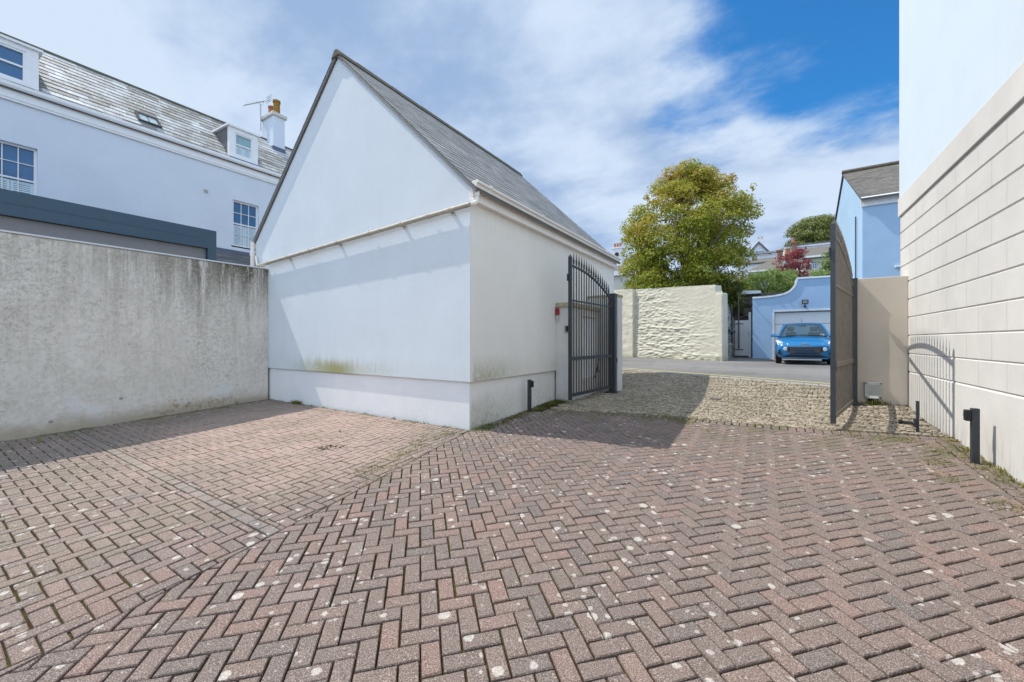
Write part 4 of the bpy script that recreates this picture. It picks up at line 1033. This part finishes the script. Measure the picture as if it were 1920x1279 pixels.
    gr = MB(); gr.prism([(-.50, -.018, .50), (-.38, -.018, .365), (.38, -.018, .365), (.50, -.018, .50), (.47, -.016, .60), (-.47, -.016, .60)], (0, .1, 0)); g2 = gr.build('grille', MT['black'], c, **K)
    b = MB()
    for z in (.40, .44, .48, .52, .56): b.box(-.42, .42, -.023, -.0175, z, z + .012)
    b.build('grille_bars', plain('satin_grey', (.16, .17, .18), .35), g2, **K)
    lg = MB(); lg.prism([(-.62, -.006, .235), (.62, -.006, .235), (.44, -.014, .335), (-.44, -.014, .335)], (0, .1, 0)); lg.build('lower_grille', MT['black'], c, **K)
    b = MB(); b.box(-.62, .62, -.01, .1, .205, .24); b.build('front_lip', MT['carblue'], c, bevel=.015, **K)
    bx('number_plate', plain('dark_blue_plate', (.02, .045, .10), .4), c, -.26, .26, -.036, -.024, .39, .50, bevel=.004, **K)
    b = MB(); pts = [(.095 * math.cos(a), -.006 - .0 * a, .648 + .045 * math.sin(a)) for a in [2 * math.pi * i / 24 for i in range(25)]]
    pts = [(x, .018, z + .042) for x, y, z in pts]; b.tube(pts, .008, 6); b.tube([(-.05, .018, .665), (-.02, .018, .718)], .008, 6); b.tube([(.02, .018, .662), (.05, .018, .714)], .008, 6); b.tube([(-.035, .018, .686), (.035, .018, .694)], .008, 6)
    b.build('emblem', MT['chrome'], c, **K)
    MB().tube([(0, 2.75, 1.48), (0, 2.95, 1.70)], [.012, .004], 6).build('antenna', MT['black'], c, **K)
    b = MB(); b.tube([(-.5, 1.0, .985), (.1, 1.06, 1.02)], .01, 5); b.tube([(.05, 1.0, .985), (.55, 1.05, 1.01)], .01, 5); b.build('wiper', MT['black'], c, **K)
    b = MB(); b.box(-.68, .68, 1.15, 1.6, .80, .965); b.build('dashboard', MT['black'], c, bevel=.05, **K)
    for s in (-1, 1):
        b = MB(); b.hexa([(s * .36 - .23, 2.1, .6), (s * .36 + .23, 2.1, .6), (s * .36 + .23, 2.25, .6), (s * .36 - .23, 2.25, .6), (s * .36 - .17, 2.3, 1.14), (s * .36 + .17, 2.3, 1.14), (s * .36 + .17, 2.4, 1.14), (s * .36 - .17, 2.4, 1.14)]); b.box(s * .36 - .12, s * .36 + .12, 2.33, 2.43, 1.16, 1.33); b.build('seat', MT['black'], c, bevel=.04, **K)
    bx('windscreen_sticker', MT['white_paint'], c, .46, .58, 1.055, 1.06, .99, 1.04, **K)
    b = MB(); b.box(-.10, .10, 1.66, 1.70, 1.31, 1.37); b.build('rear_view_mirror', MT['black'], c, bevel=.01, **K)
    return c
car((4.84, 11.62, .575), R(-1.5))

# ------------------------------------------------------------------ trees and shrubs
def leaf_quad(b, p, n, l, r, asp=.6):
    t = n.orthogonal().normalized(); a = random.uniform(0, 6.283); u = (t * math.cos(a) + n.cross(t) * math.sin(a)); w = n.cross(u)
    i = len(b.v); u = u * l * .5; w = w * l * .5 * asp; k = n * l * .12
    b.v += [tuple(p - u), tuple(p + w + k), tuple(p + u), tuple(p - w + k)]; b.f.append((i, i + 1, i + 2, i + 3)); b.r.append(r)
def clump(b, c, rad, n, l, tone, flat=.75, spread=.16, asp=.6, up=.55, shell=False):
    for _ in range(n):
        d = Vector((random.gauss(0, 1), random.gauss(0, 1), random.gauss(0, 1))).normalized()
        q = rad * random.random() ** .38
        if shell:
            if d.z < -.35 and random.random() < .8: continue
            q = rad * random.uniform(.62, 1.08)
        p = c + Vector((d.x * q, d.y * q, d.z * q * flat))
        nn = (d + Vector((0, 0, up)) + Vector((random.gauss(0, .5), random.gauss(0, .5), random.gauss(0, .5)))).normalized()
        leaf_quad(b, p, nn, l * random.uniform(.7, 1.25), min(1, max(0, random.gauss(tone, spread))), asp)
def tree(name, label, base, prof, zb, n_cl, n_lf, cl_r, leaf, mat, tone, depth=1.0, group=None, trunk_r=.2, limbs=9, right_fn=None, ax=(1, 0), top_tone=.0):
    """prof: list of (z, left extent, right extent) across the view axis ax; depth scales the other axis"""
    bz = Vector(base); t = thing(name, bz, label, 'tree', group)
    ax_ = Vector((ax[0], ax[1], 0)).normalized(); ay = Vector((-ax_.y, ax_.x, 0))
    zs = [p[0] for p in prof]; b = MB(); tips = []
    lo, hi = zs[0], zs[-1]
    for k in range(n_cl):
        for _ in range(60):
            z = random.uniform(lo, hi); L = lerp_t([(p[0], p[1]) for p in prof], z); Rr = lerp_t([(p[0], p[2]) for p in prof], z)
            a = random.uniform(0, 6.283); q = random.random() ** .35
            sx = math.cos(a) * q; sy = math.sin(a) * q
            mid = (Rr - L) / 2
            if random.random() < max(.12, ((L + Rr) / 2) / max((p[1] + p[2]) / 2 for p in prof)): break
        x = (Rr + L) / 2 * sx + mid
        y = (L + Rr) / 2 * depth * sy
        c = bz + ax_ * x + ay * y + Vector((0, 0, z - bz.z))
        r_ = cl_r * random.uniform(.6, 1.3); x_in = max(0, 1 - .42 * r_ / max(.3, (L + Rr) / 2))
        c = bz + ax_ * ((x - mid) * x_in + mid) + ay * y * x_in + Vector((0, 0, z - bz.z))
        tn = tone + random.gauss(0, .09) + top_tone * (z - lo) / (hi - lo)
        clump(b, c, r_, int(n_lf * (r_ / cl_r) ** 1.8), leaf, tn, .62, .13, .55, .7, True)
        tips.append(c)
    for c in random.sample([c for c in tips if c.z < lo + (hi - lo) * .85], len(tips) // 8):
        o_ = (c - (bz + Vector((0, 0, (lo + hi) / 2 - bz.z)))).normalized()
        clump(b, c + o_ * cl_r * random.uniform(.7, 1.25), cl_r * .3, n_lf // 8, leaf, tone + top_tone * .6, 1.2)
    b.build('crown', mat, t)
    tb = MB(); hz_ = lo + (hi - lo) * .25
    tb.tube([bz, bz + Vector((.05, .03, (hz_ - bz.z) * .5)), Vector((bz.x, bz.y, hz_)), Vector((bz.x + .1, bz.y, lo + (hi - lo) * .85))], [trunk_r * 1.25, trunk_r, trunk_r * .8, trunk_r * .18], 10)
    for c in random.sample(tips, min(limbs * 4, len(tips))):
        s0 = Vector((bz.x, bz.y, bz.z + (c.z - bz.z) * random.uniform(.35, .7)))
        m_ = s0.lerp(c, .5) + Vector((random.gauss(0, .15), random.gauss(0, .15), .1))
        tb.tube([s0, m_, c], [trunk_r * .36, trunk_r * .2, trunk_r * .06], 6)
    tb.build('trunk', MT['bark'], t, smooth=True)
    return t
vx = (RGT.x, RGT.y)
DT = 22.0; kx = DT / F
tb_ = at(1288, 570, DT); tb_.z = terrain(tb_.x, tb_.y)
tp = [(585, 105, 80), (560, 114, 92), (520, 118, 104), (480, 118, 106), (450, 116, 124), (425, 114, 126), (400, 108, 106), (372, 88, 86), (350, 68, 68), (332, 50, 56), (312, 24, 32)]
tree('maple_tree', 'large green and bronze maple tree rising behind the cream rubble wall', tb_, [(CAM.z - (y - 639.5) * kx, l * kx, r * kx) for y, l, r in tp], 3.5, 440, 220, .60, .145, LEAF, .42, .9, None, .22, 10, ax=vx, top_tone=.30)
# red leaved tree, far evergreen, small tree
def px_tree(name, label, px, py0, d, prof, n_cl, n_lf, cl_r, leaf, mat, tone, **kw):
    k = d / F; c = at(px, py0, d); c.z = terrain(c.x, c.y)
    return tree(name, label, c, [(CAM.z - (y - 639.5) * k, l * k, r * k) for y, l, r in prof], 0, n_cl, n_lf, cl_r, leaf, mat, tone, ax=vx, **kw)
px_tree('red_leaved_tree', 'dark red leaved small tree above the green shrubs, before the far roofs', 1490, 520, 31, [(524, 26, 34), (510, 34, 33), (495, 36, 30), (482, 30, 22), (474, 6, 20), (466, -12, 24)], 90, 120, .34, .10, LEAF_R, .5, trunk_r=.07, limbs=6)
px_tree('far_evergreen_tree', 'big rounded dark green tree on the skyline behind the far roofs', 1525, 470, 75, [(474, 44, 42), (455, 46, 48), (440, 46, 48), (425, 36, 42), (414, 20, 28), (407, 6, 12)], 230, 150, 1.2, .30, LEAF_D, .5, trunk_r=.4, limbs=8)
px_tree('young_tree', 'small bright green tree in front of the cream house, beside the open gate', 1553, 505, 30, [(508, 12, 16), (496, 14, 18), (485, 13, 16), (474, 8, 10)], 26, 45, .3, .16, LEAF_S, .4, trunk_r=.05, limbs=4)
def shrub(name, label, spots, mat, tone, leaf, n, base, cat='shrub', asp=.45, group=None):
    t = thing(name, base, label, cat, group); b = MB()
    for (c, r_) in spots: clump(b, c, r_, n, leaf, tone + random.gauss(0, .12), .8, .2, asp, .7)
    b.build('foliage', mat, t)
    s_ = MB()
    for (c, r_) in spots[::3]: s_.tube([(c.x, c.y, base[2]), tuple(c)], [.03, .012], 5)
    s_.build('stems', MT['bark'], t)
    return t
def box_spots(x0, x1, y0, y1, d0, d1, n, r0, r1, topf=None):
    out = []
    for _ in range(n):
        px = random.uniform(x0, x1); ytop = topf(px) if topf else y0; py = random.uniform(ytop, y1)
        out.append((at(px, py, random.uniform(d0, d1)), random.uniform(r0, r1)))
    return out
tf = lambda p: lerp_t([(1385, 538), (1400, 522), (1425, 512), (1450, 508), (1470, 512), (1492, 514), (1500, 522)], p)
shrub('bamboo_shrub', 'mixed pale green shrubs growing above the swept blue parapet', box_spots(1388, 1498, 510, 556, 24.5, 27.5, 150, .22, .5, tf), LEAF_S, .5, .15, 110, (3.0, 20.5, .5), asp=.28)
shrub('climbing_shrub', 'trailing green climber with red flowers spilling over the stone wall', [s for s in box_spots(1348, 1388, 530, 580, 18.9, 20.6, 55, .18, .34, lambda p: lerp_t([(1348, 520), (1388, 535)], p)) if True], LEAF_F, .42, .15, 60, (2.3, 16.6, 1.0))
shrub('clipped_hedge', 'low light green hedge below the cream house', box_spots(1515, 1600, 508, 520, 28, 29.5, 45, .25, .35), LEAF_S, .45, .16, 45, (7.5, 23.5, 3), 'hedge', asp=.5)

# weeds
WD = MB()
def tuft(x, y, h, n, tone):
    z = terrain(x, y) - .01
    for _ in range(n):
        a = random.uniform(0, 6.283); l = h * random.uniform(.5, 1.2); s = random.uniform(.2, .9); w = random.uniform(.003, .007)
        p = Vector((x + random.gauss(0, .025), y + random.gauss(0, .025), z)); d = Vector((math.cos(a) * s, math.sin(a) * s, 1)).normalized(); q = Vector((-math.sin(a), math.cos(a), 0)) * w
        t = p + d * l; m_ = p + Vector((d.x * .35, d.y * .35, d.z * .62)) * l
        WD.face([p - q, p + q, m_ + q * .8, m_ - q * .8], min(1, max(0, random.gauss(tone, .2)))); WD.face([m_ - q * .8, m_ + q * .8, t], min(1, max(0, random.gauss(tone, .2))))
def moss(x, y, n, h, tone, sp):
    for _ in range(n):
        px_, py_ = x + random.gauss(0, sp), y + random.gauss(0, sp)
        if px_ > 5.86 or px_ < -6.09 or (px_ < 0.0 and py_ > -.005): continue
        p = Vector((px_, py_, terrain(px_, py_) + random.uniform(0, h)))
        nn = Vector((random.gauss(0, .5), random.gauss(0, .5), 1)).normalized()
        leaf_quad(WD, p, nn, random.uniform(.010, .026), min(1, max(0, random.gauss(tone, .2))), .6)
y = -1.5
while y < 2.7:
    if random.random() < .75: tuft(5.85 - random.random() * .05, y, random.uniform(.03, .07), 18, .68)
    if random.random() < .85: moss(5.80 - random.random() * .12, y, 35, .02, .5, .045)
    y += .09
y = .05
while y < 2.9:
    if random.random() < .8: moss(.06 + random.random() * .16, y, 60, .02, .35, .06)
    if random.random() < .45: tuft(.04 + random.random() * .1, y, random.uniform(.03, .07), 12, .35)
    y += .07
for (x, y, n) in ((.09, .12, 200), (.16, .3, 140), (.25, 2.35, 260), (.4, 2.6, 220), (.12, 2.75, 150), (.2, 1.2, 120)): moss(x, y, n, .05, .22, .08)
x = .5
while x < 5.8:
    if random.random() < (.6 if x < 2.9 else .25): moss(x, edge_y(x) - .1 + random.gauss(0, .08), 50, .014, .55, .07)
    if random.random() < .22: tuft(x, edge_y(x) - .05, random.uniform(.03, .06), 12, .55)
    x += .09
for (x, y, n) in ((2.5, 2.2, 260), (2.75, 2.0, 200), (2.2, 2.1, 150), (5.3, 2.3, 200), (5.05, 2.15, 130), (5.4, 1.4, 200), (5.55, 1.9, 160), (5.3, .8, 120), (5.5, .2, 140), (4.8, 2.2, 120), (3.1, 1.7, 90)): moss(x, y, n, .016, .55, .09)
for k in range(40): tuft(5.40 + random.gauss(0, .09), 4.66, random.uniform(.05, .12), 8, .45)
y = -5.5
while y < -.1:
    if random.random() < .5: moss(-6.02 + random.random() * .12, y, 40, .014, .5, .05)
    if random.random() < .10: tuft(-6.0 + random.random() * .2, y, random.uniform(.05, .12), 14, .6)
    y += .1
for (x, y) in ((-5.4, -3.6), (-5.25, -3.3), (-5.5, -2.3)): tuft(x, y, .1, 10, .8)
x = -6.0
while x < -.1:
    if random.random() < .35: moss(x, -.03, 26, .02, .4, .03)
    if random.random() < .2: tuft(x, -.02, random.uniform(.03, .07), 9, .4)
    x += .09
for k in range(14): tuft(-4.75 + random.gauss(0, .12), -.03, .10, 10, .45)
for k in range(60):
    a = random.random(); moss(-.1 + DIVX * a * .55 + random.gauss(0, .12) - .2, -.2 + DIVY * a * .42, 16, .01, .45, .05)
tag(WD.build('weeds', WEED), kind='stuff')

LT = MB()
for (x, y, n, sp) in ((-1.18, -1.62, 34, .06), (-1.02, -1.5, 16, .05), (-1.75, -1.0, 4, .03), (-3.2, -2.1, 3, .3), (1.2, -1.0, 4, .8), (.5, 1.2, 14, .3), (5.4, .9, 12, .25), (-5.6, -2.6, 14, .3), (3.6, 2.0, 10, .7), (5.45, 4.5, 14, .12), (.45, 2.6, 20, .18)):
    for _ in range(n):
        px_, py_ = x + random.gauss(0, sp), y + random.gauss(0, sp)
        if px_ > 5.84 or px_ < -6.07: continue
        leaf_quad(LT, Vector((px_, py_, terrain(px_, py_) + .006)), Vector((random.gauss(0, .35), random.gauss(0, .35), 1)).normalized(), random.uniform(.02, .05), random.random(), .6)
tag(LT.build('fallen_leaves', mat_leaf('dead_leaf', [(0, (.03, .022, .012)), (.6, (.10, .06, .025)), (1, (.24, .16, .06))], .1)), kind='stuff')

# ------------------------------------------------------------------ far houses
def P(px, py, y): return ony(px, py, y)
# white gabled house with the chimney stack
y = 50
H1 = thing('gabled_house', (P(1425, 500, y).x, y + 4, terrain(2, y)), 'distant white gabled house with a white two pot chimney, right of the maple', 'house')
a, b_, c_ = P(1403, 478, y), P(1441, 474, y), P(1423, 456, y); zb = terrain(2, y) - .5
MB().prism([(a.x, y, zb), (b_.x, y, zb), (b_.x, y, b_.z), (c_.x, y, c_.z), (a.x, y, a.z)], (0, 8, 0)).build('wall', MT['far_white'], H1)
for (p, q) in ((a, c_), (b_, c_)):
    s = .3 if p is b_ else -.3
    MB().hexa([(p.x + s, y - .2, p.z - .3), (q.x, y - .2, q.z), (q.x, y + 8, q.z), (p.x + s, y + 8, p.z - .3), (p.x + s, y - .2, p.z - .1), (q.x, y - .2, q.z + .2), (q.x, y + 8, q.z + .2), (p.x + s, y + 8, p.z - .1)]).build('roof', MT['slate_dark'], H1)
w0, w1 = P(1416, 476.5, y), P(1433, 470, y)
fy = lambda u, v, w: (u, y - w, v)
window(H1, fy, w0.x, w1.x, w0.z, w1.z, 3, 1, .1, .06, 'glass_light', False, depth=-.02)
ca, cb = P(1418, 462, y + 3), P(1432, 449, y + 3)
ck = MB().box(ca.x, cb.x, y + 2.6, y + 3.6, a.z, cb.z).build('chimney', MT['far_white'], H1)
for px_ in (1421, 1427): q = P(px_ + 1, 452, y + 3); MB().lathe((q.x, y + 3.1, cb.z), [(.13, 0), (.11, .36), (.13, .38), (.10, .39)], 10).build('chimney_pot', MT['greybox'], ck)
# long low white range left and right of the gable
y = 46
H2 = thing('long_white_house', (P(1425, 500, y).x, y + 3, terrain(2, y)), 'distant long white house with brown slate roof, below the white gable', 'house')
p0, p1 = P(1380, 487, y), P(1462, 478, y); zb = terrain(3, y) - .5
MB().box(p0.x, p1.x, y, y + 2.5, zb, p0.z + .25).build('wall', MT['far_white'], H2)
q0, q1 = P(1380, 497, y - 2.5), P(1462, 497, y - 2.5)
rr = P(1420, 486, y).z
MB().hexa([(p0.x, y - 3, q0.z - .1), (p1.x, y - 3, q0.z - .1), (p1.x, y - .02, rr - .1), (p0.x, y - .02, rr - .1), (p0.x, y - 3, q0.z), (p1.x, y - 3, q0.z), (p1.x, y - .02, rr), (p0.x, y - .02, rr)]).build('lower_roof', MT['slate_far'], H2)
MB().box(p0.x + .1, p1.x - .1, y - 2.8, y - .05, zb, q0.z - .12).build('lower_wall', MT['far_white'], H2)
MB().hexa([(p0.x, y - .2, p0.z + .26), (p1.x, y - .2, p0.z + .26), (p1.x, y + 2.6, p0.z + .95), (p0.x, y + 2.6, p0.z + .95), (p0.x, y - .2, p0.z + .36), (p1.x, y - .2, p0.z + .36), (p1.x, y + 2.6, p0.z + 1.05), (p0.x, y + 2.6, p0.z + 1.05)]).build('roof', MT['slate_dark'], H2)
# hipped cottage
y = 38
H3 = thing('hipped_cottage', (P(1430, 510, y).x, y + 2, terrain(3, y)), 'distant small white cottage with a hipped brown roof behind the shrubs', 'house')
l_, r_, ap = P(1402, 508, y), P(1470, 506, y), P(1441, 489, y + 2.5); zb = terrain(3, y) - .5
MB().box(l_.x + .2, r_.x - .2, y + .2, y + 5, zb, l_.z).build('wall', MT['far_white'], H3)
MB().raw([(l_.x, y, l_.z), (r_.x, y, l_.z), (r_.x, y + 5.2, l_.z), (l_.x, y + 5.2, l_.z), (ap.x, y + 2.6, ap.z), (ap.x + 1.2, y + 2.6, ap.z)], [(0, 1, 5, 4), (1, 2, 5), (2, 3, 4, 5), (3, 0, 4), (3, 2, 1, 0)]).build('roof', MT['slate_far'], H3)
MB().box(l_.x - .1, r_.x + .1, y - .1, y + .0, l_.z - .16, l_.z - .02).build('gutter', MT['white_paint'], H3)
# cream house with chimneys
y = 42
H4 = thing('cream_house', (P(1540, 500, y).x, y + 4, terrain(6, y)), 'distant cream house with two tier slate roof and brick chimneys under the evergreen', 'house')
zb = terrain(6, y) - .6
e0, e1 = P(1500, 483, y), P(1640, 483, y); W4 = P(1522, 505, y), P(1533, 489, y)
fy4 = lambda u, v, w: (u, y - w, v)
b = MB(); wall_cut(b, fy4, P(1505, 490, y).x, e1.x, zb, e0.z, [(W4[0].x, W4[1].x, W4[0].z, W4[1].z)], -.3, 0); b.box(P(1505, 490, y).x, e1.x, y + .31, y + 7, zb, e0.z); b.build('wall', MT['far_cream'], H4)
window(H4, lambda u, v, w: (u, y + .1 - w, v), W4[0].x, W4[1].x, W4[0].z, W4[1].z, 2, 2, .07, .04, 'glass', True)
m0 = P(1500, 467, y + 2.5)
MB().hexa([(e0.x - .2, y - .3, e0.z - .05), (e1.x, y - .3, e0.z - .05), (e1.x, y + 2.5, m0.z - .1), (e0.x - .2, y + 2.5, m0.z - .1), (e0.x - .2, y - .3, e0.z + .05), (e1.x, y - .3, e0.z + .05), (e1.x, y + 2.5, m0.z), (e0.x - .2, y + 2.5, m0.z)]).build('roof', MT['slate_far'], H4)
MB().box(e0.x - .2, e1.x, y - .4, y - .31, e0.z - .15, e0.z + .02).build('gutter', MT['white_paint'], H4)
u0, u1, u2 = P(1470, 466, y + 3), P(1640, 466, y + 3), P(1535, 456, y + 5.5)
MB().box(u0.x, u1.x, y + 2.55, y + 2.65, u0.z - .12, u0.z + .06).build('fascia', MT['white_paint'], H4)
MB().box(u0.x, u1.x, y + 2.66, y + 7, e0.z, u0.z).build('upper_wall', MT['far_white'], H4)
MB().hexa([(u0.x, y + 2.5, u0.z + .07), (u1.x, y + 2.5, u0.z + .07), (u1.x, y + 6, u2.z), (u0.x + .8, y + 6, u2.z), (u0.x, y + 2.5, u0.z + .17), (u1.x, y + 2.5, u0.z + .17), (u1.x, y + 6, u2.z + .1), (u0.x + .8, y + 6, u2.z + .1)]).build('upper_roof', MT['slate_dark'], H4)
s0, s1 = P(1508, 463, y + 3.5), P(1522, 459, y + 4.5)
MB().hexa([(s0.x, y + 3.4, s0.z + .12), (s1.x, y + 3.4, s0.z + .12), (s1.x, y + 4.6, s1.z + .12), (s0.x, y + 4.6, s1.z + .12), (s0.x, y + 3.4, s0.z + .22), (s1.x, y + 3.4, s0.z + .22), (s1.x, y + 4.6, s1.z + .22), (s0.x, y + 4.6, s1.z + .22)]).build('skylight', MT['skyglass'], H4)
def stack(parent, x0, x1, yb, yt, yy, mat, pots):
    a, c = P(x0, yb, yy), P(x1, yt, yy)
    k = MB().box(a.x, c.x, yy - .35, yy + .35, a.z, c.z).build('chimney', mat, parent)
    MB().box(a.x - .08, c.x + .08, yy - .43, yy + .43, c.z + .002, c.z + .14).build('chimney_cap', MT['brickred'], k)
    for px_ in pots: q = P(px_, yt, yy); MB().lathe((q.x, yy, c.z + .14), [(.13, 0), (.11, .42), (.13, .44), (.10, .45)], 10).build('chimney_pot', MT['terracotta'], k)
stack(H4, 1484.5, 1493.5, 480, 457, y + 2, MT['brickred'], (1487.5,))
stack(H4, 1457.5, 1467, 490, 472, y - 1, MT['brickred'], ())
stack(H4, 1473, 1480, 492, 479, y - 2, MT['brickred'], (1475, 1478.5))
# villa seen past the garage, left of the maple
y = 27
H5 = thing('stucco_villa', (P(1160, 520, y).x, y + 3, .6), 'distant grey white villa with a chimney stack between the garage and the maple', 'house')
v0, v1 = P(1105, 512, y), P(1215, 512, y)
fy5 = lambda u, v, w: (u, y - w, v)
w5 = (P(1171, 548, y).x, P(1177, 548, y).x, P(1170, 552, y).z, P(1170, 526, y).z); w6 = (P(1148, 548, y).x, P(1152.5, 548, y).x, P(1170, 552, y).z, P(1170, 522, y).z)
b = MB(); wall_cut(b, fy5, v0.x, v1.x, -.3, v1.z, [w5, w6], -.3, 0); b.box(v0.x, v1.x, y + .31, y + 7, -.3, v1.z); b.build('wall', MT['far_cream'], H5)
for w_ in (w5, w6): window(H5, lambda u, v, w: (u, y + .1 - w, v), *w_, 2, 2, .06, .035, 'glass', True)
MB().box(v0.x - .2, v1.x + .2, y - .25, y + 7, v1.z + .001, v1.z + .35).build('cornice', MT['far_white'], H5)
MB().box(P(1164, 528, y).x, P(1166.5, 528, y).x, y - .05, y - .001, P(1165, 529, y).z, P(1165, 522, y).z).build('wall_vent', MT['greybox'], H5)
zc = v1.z + .36
MB().hexa([(v0.x, y + .3, zc), (v1.x, y + .3, zc), (v1.x, y + 6.8, zc), (v0.x, y + 6.8, zc), (v0.x + 1.5, y + 2.2, P(1160, 485, y + 2).z), (v1.x - 1.5, y + 2.2, P(1160, 485, y + 2).z), (v1.x - 1.5, y + 5, P(1160, 485, y + 2).z), (v0.x + 1.5, y + 5, P(1160, 485, y + 2).z)]).build('roof', MT['slate_dark'], H5)
ca, cb = P(1149.5, 486, y + 1.5), P(1168, 466, y + 1.5)
ck = MB().box(ca.x, cb.x, y + 1.2, y + 2.0, zc, cb.z).build('chimney', MT['far_white'], H5)
MB().box(ca.x - .06, cb.x + .06, y + 1.14, y + 2.06, cb.z + .001, cb.z + .1).build('chimney_cap', MT['white_paint'], ck)
for px_ in (1153, 1158, 1163): q = P(px_, 466, y + 1.6); MB().lathe((q.x, y + 1.6, cb.z + .1), [(.1, 0), (.085, .38), (.1, .4), (.07, .41)], 10).build('chimney_pot', MT['terracotta'], ck)
dsh = P(1156, 477, y + 1.1); MB().lathe((dsh.x, y + 1.15, dsh.z), [(.18, 0), (.14, .05), (.05, .08)], 14, axis='y').build('satellite_dish', MT['black'], ck)

# ------------------------------------------------------------------ sun and sky
L_ = Vector((1, .19, -1.45)).normalized()
sd = bpy.data.lights.new('sun', 'SUN'); sd.energy = SUN = 4.5; sd.angle = R(.45); sd.color = (1, .945, .86)
so = bpy.data.objects.new('sun', sd); col.objects.link(so); so.rotation_euler = L_.to_track_quat('-Z', 'Y').to_euler(); so.location = (-20, -4, 30)
w = bpy.data.worlds.new('World'); sc.world = w; w.use_nodes = True; T = w.node_tree
for n in list(T.nodes): T.nodes.remove(n)
class WN(M):
    def __init__(s): s.t = T; s.pos = s.n('ShaderNodeTexCoord').outputs['Generated']
q = WN()
sky = q.n('ShaderNodeTexSky'); sky.sky_type = 'NISHITA'; sky.sun_disc = False
sky.sun_elevation = math.asin(-L_.z); sky.sun_rotation = math.atan2(-L_.x, -L_.y); sky.air_density = 1.0; sky.dust_density = .3; sky.ozone_density = 2.5
blue = q.mix(1.0, sky.outputs[0], (.30, .98, 1.42), 'MULTIPLY')
bg1 = q.n('ShaderNodeBackground'); q.set(bg1.inputs[0], blue); bg1.inputs[1].default_value = .12
sep = q.n('ShaderNodeSeparateXYZ'); q.set(sep.inputs[0], q.pos)
zz = q.add(q.math('MAXIMUM', sep.outputs[2], 0.0), .22)
cmb = q.n('ShaderNodeCombineXYZ'); q.set(cmb.inputs[0], q.math('DIVIDE', sep.outputs[0], zz)); q.set(cmb.inputs[1], q.math('DIVIDE', sep.outputs[1], zz))
pl = cmb.outputs[0]
n1 = q.noise((.75, 1.0, 1), 6, .5, src=pl, off=(3.3, 1.2, 0))
n2 = q.noise((1.9, 2.5, 1), 7, .58, src=pl, off=(1.3, 8.2, 2))
def dirmask(px, py, a0, a1):
    d = ray(px, py).normalized(); vm = q.n('ShaderNodeVectorMath', operation='DOT_PRODUCT'); q.set(vm.inputs[0], q.pos); vm.inputs[1].default_value = d
    return q.mr(vm.outputs['Value'], math.cos(R(a0)), math.cos(R(a1)), 0, 1, True)
patch = q.math('MAXIMUM', dirmask(1630, -90, 21, 4), q.mul(dirmask(1390, 110, 14, 3), .60))
patch = q.math('MAXIMUM', patch, q.mul(dirmask(1700, 190, 10, 2), .42))
cov = q.add(q.mul(patch, -1.4), q.add(q.mul(q.math('SUBTRACT', n1, .5), 1.9), q.add(q.mul(q.math('SUBTRACT', n2, .5), 2.3), .86)))
cl = q.mr(cov, -.35, .45, 0, 1, True)
tone = q.mr(q.add(q.mul(n1, .6), q.mul(n2, .4)), .41, .57, 0, 1, True)
cc = q.mix(tone, (.35, .48, .69), (.70, .80, .92))
cc = q.mix(1.0, cc, (.88, .915, .97), 'MULTIPLY')
cc = q.mix(q.mr(sep.outputs[2], .0, .35, .35, 0), cc, (.62, .76, .95))
sund = q.n('ShaderNodeVectorMath', operation='DOT_PRODUCT'); q.set(sund.inputs[0], q.pos); sund.inputs[1].default_value = -L_
bk = q.n('ShaderNodeVectorMath', operation='DOT_PRODUCT'); q.set(bk.inputs[0], q.pos); bk.inputs[1].default_value = -FWD
gl = q.add(1.0, q.mul(q.mr(bk.outputs['Value'], -.05, .6, 0, 1, True), 1.05))  # unseen sky behind the camera brightened, added fill for the shaded walls
bg2 = q.n('ShaderNodeBackground'); q.set(bg2.inputs[0], cc); q.set(bg2.inputs[1], gl)
mx = q.n('ShaderNodeMixShader'); q.set(mx.inputs[0], cl); T.links.new(bg1.outputs[0], mx.inputs[1]); T.links.new(bg2.outputs[0], mx.inputs[2])
out = q.n('ShaderNodeOutputWorld'); T.links.new(mx.outputs[0], out.inputs[0])
sc.view_settings.exposure = 0.12
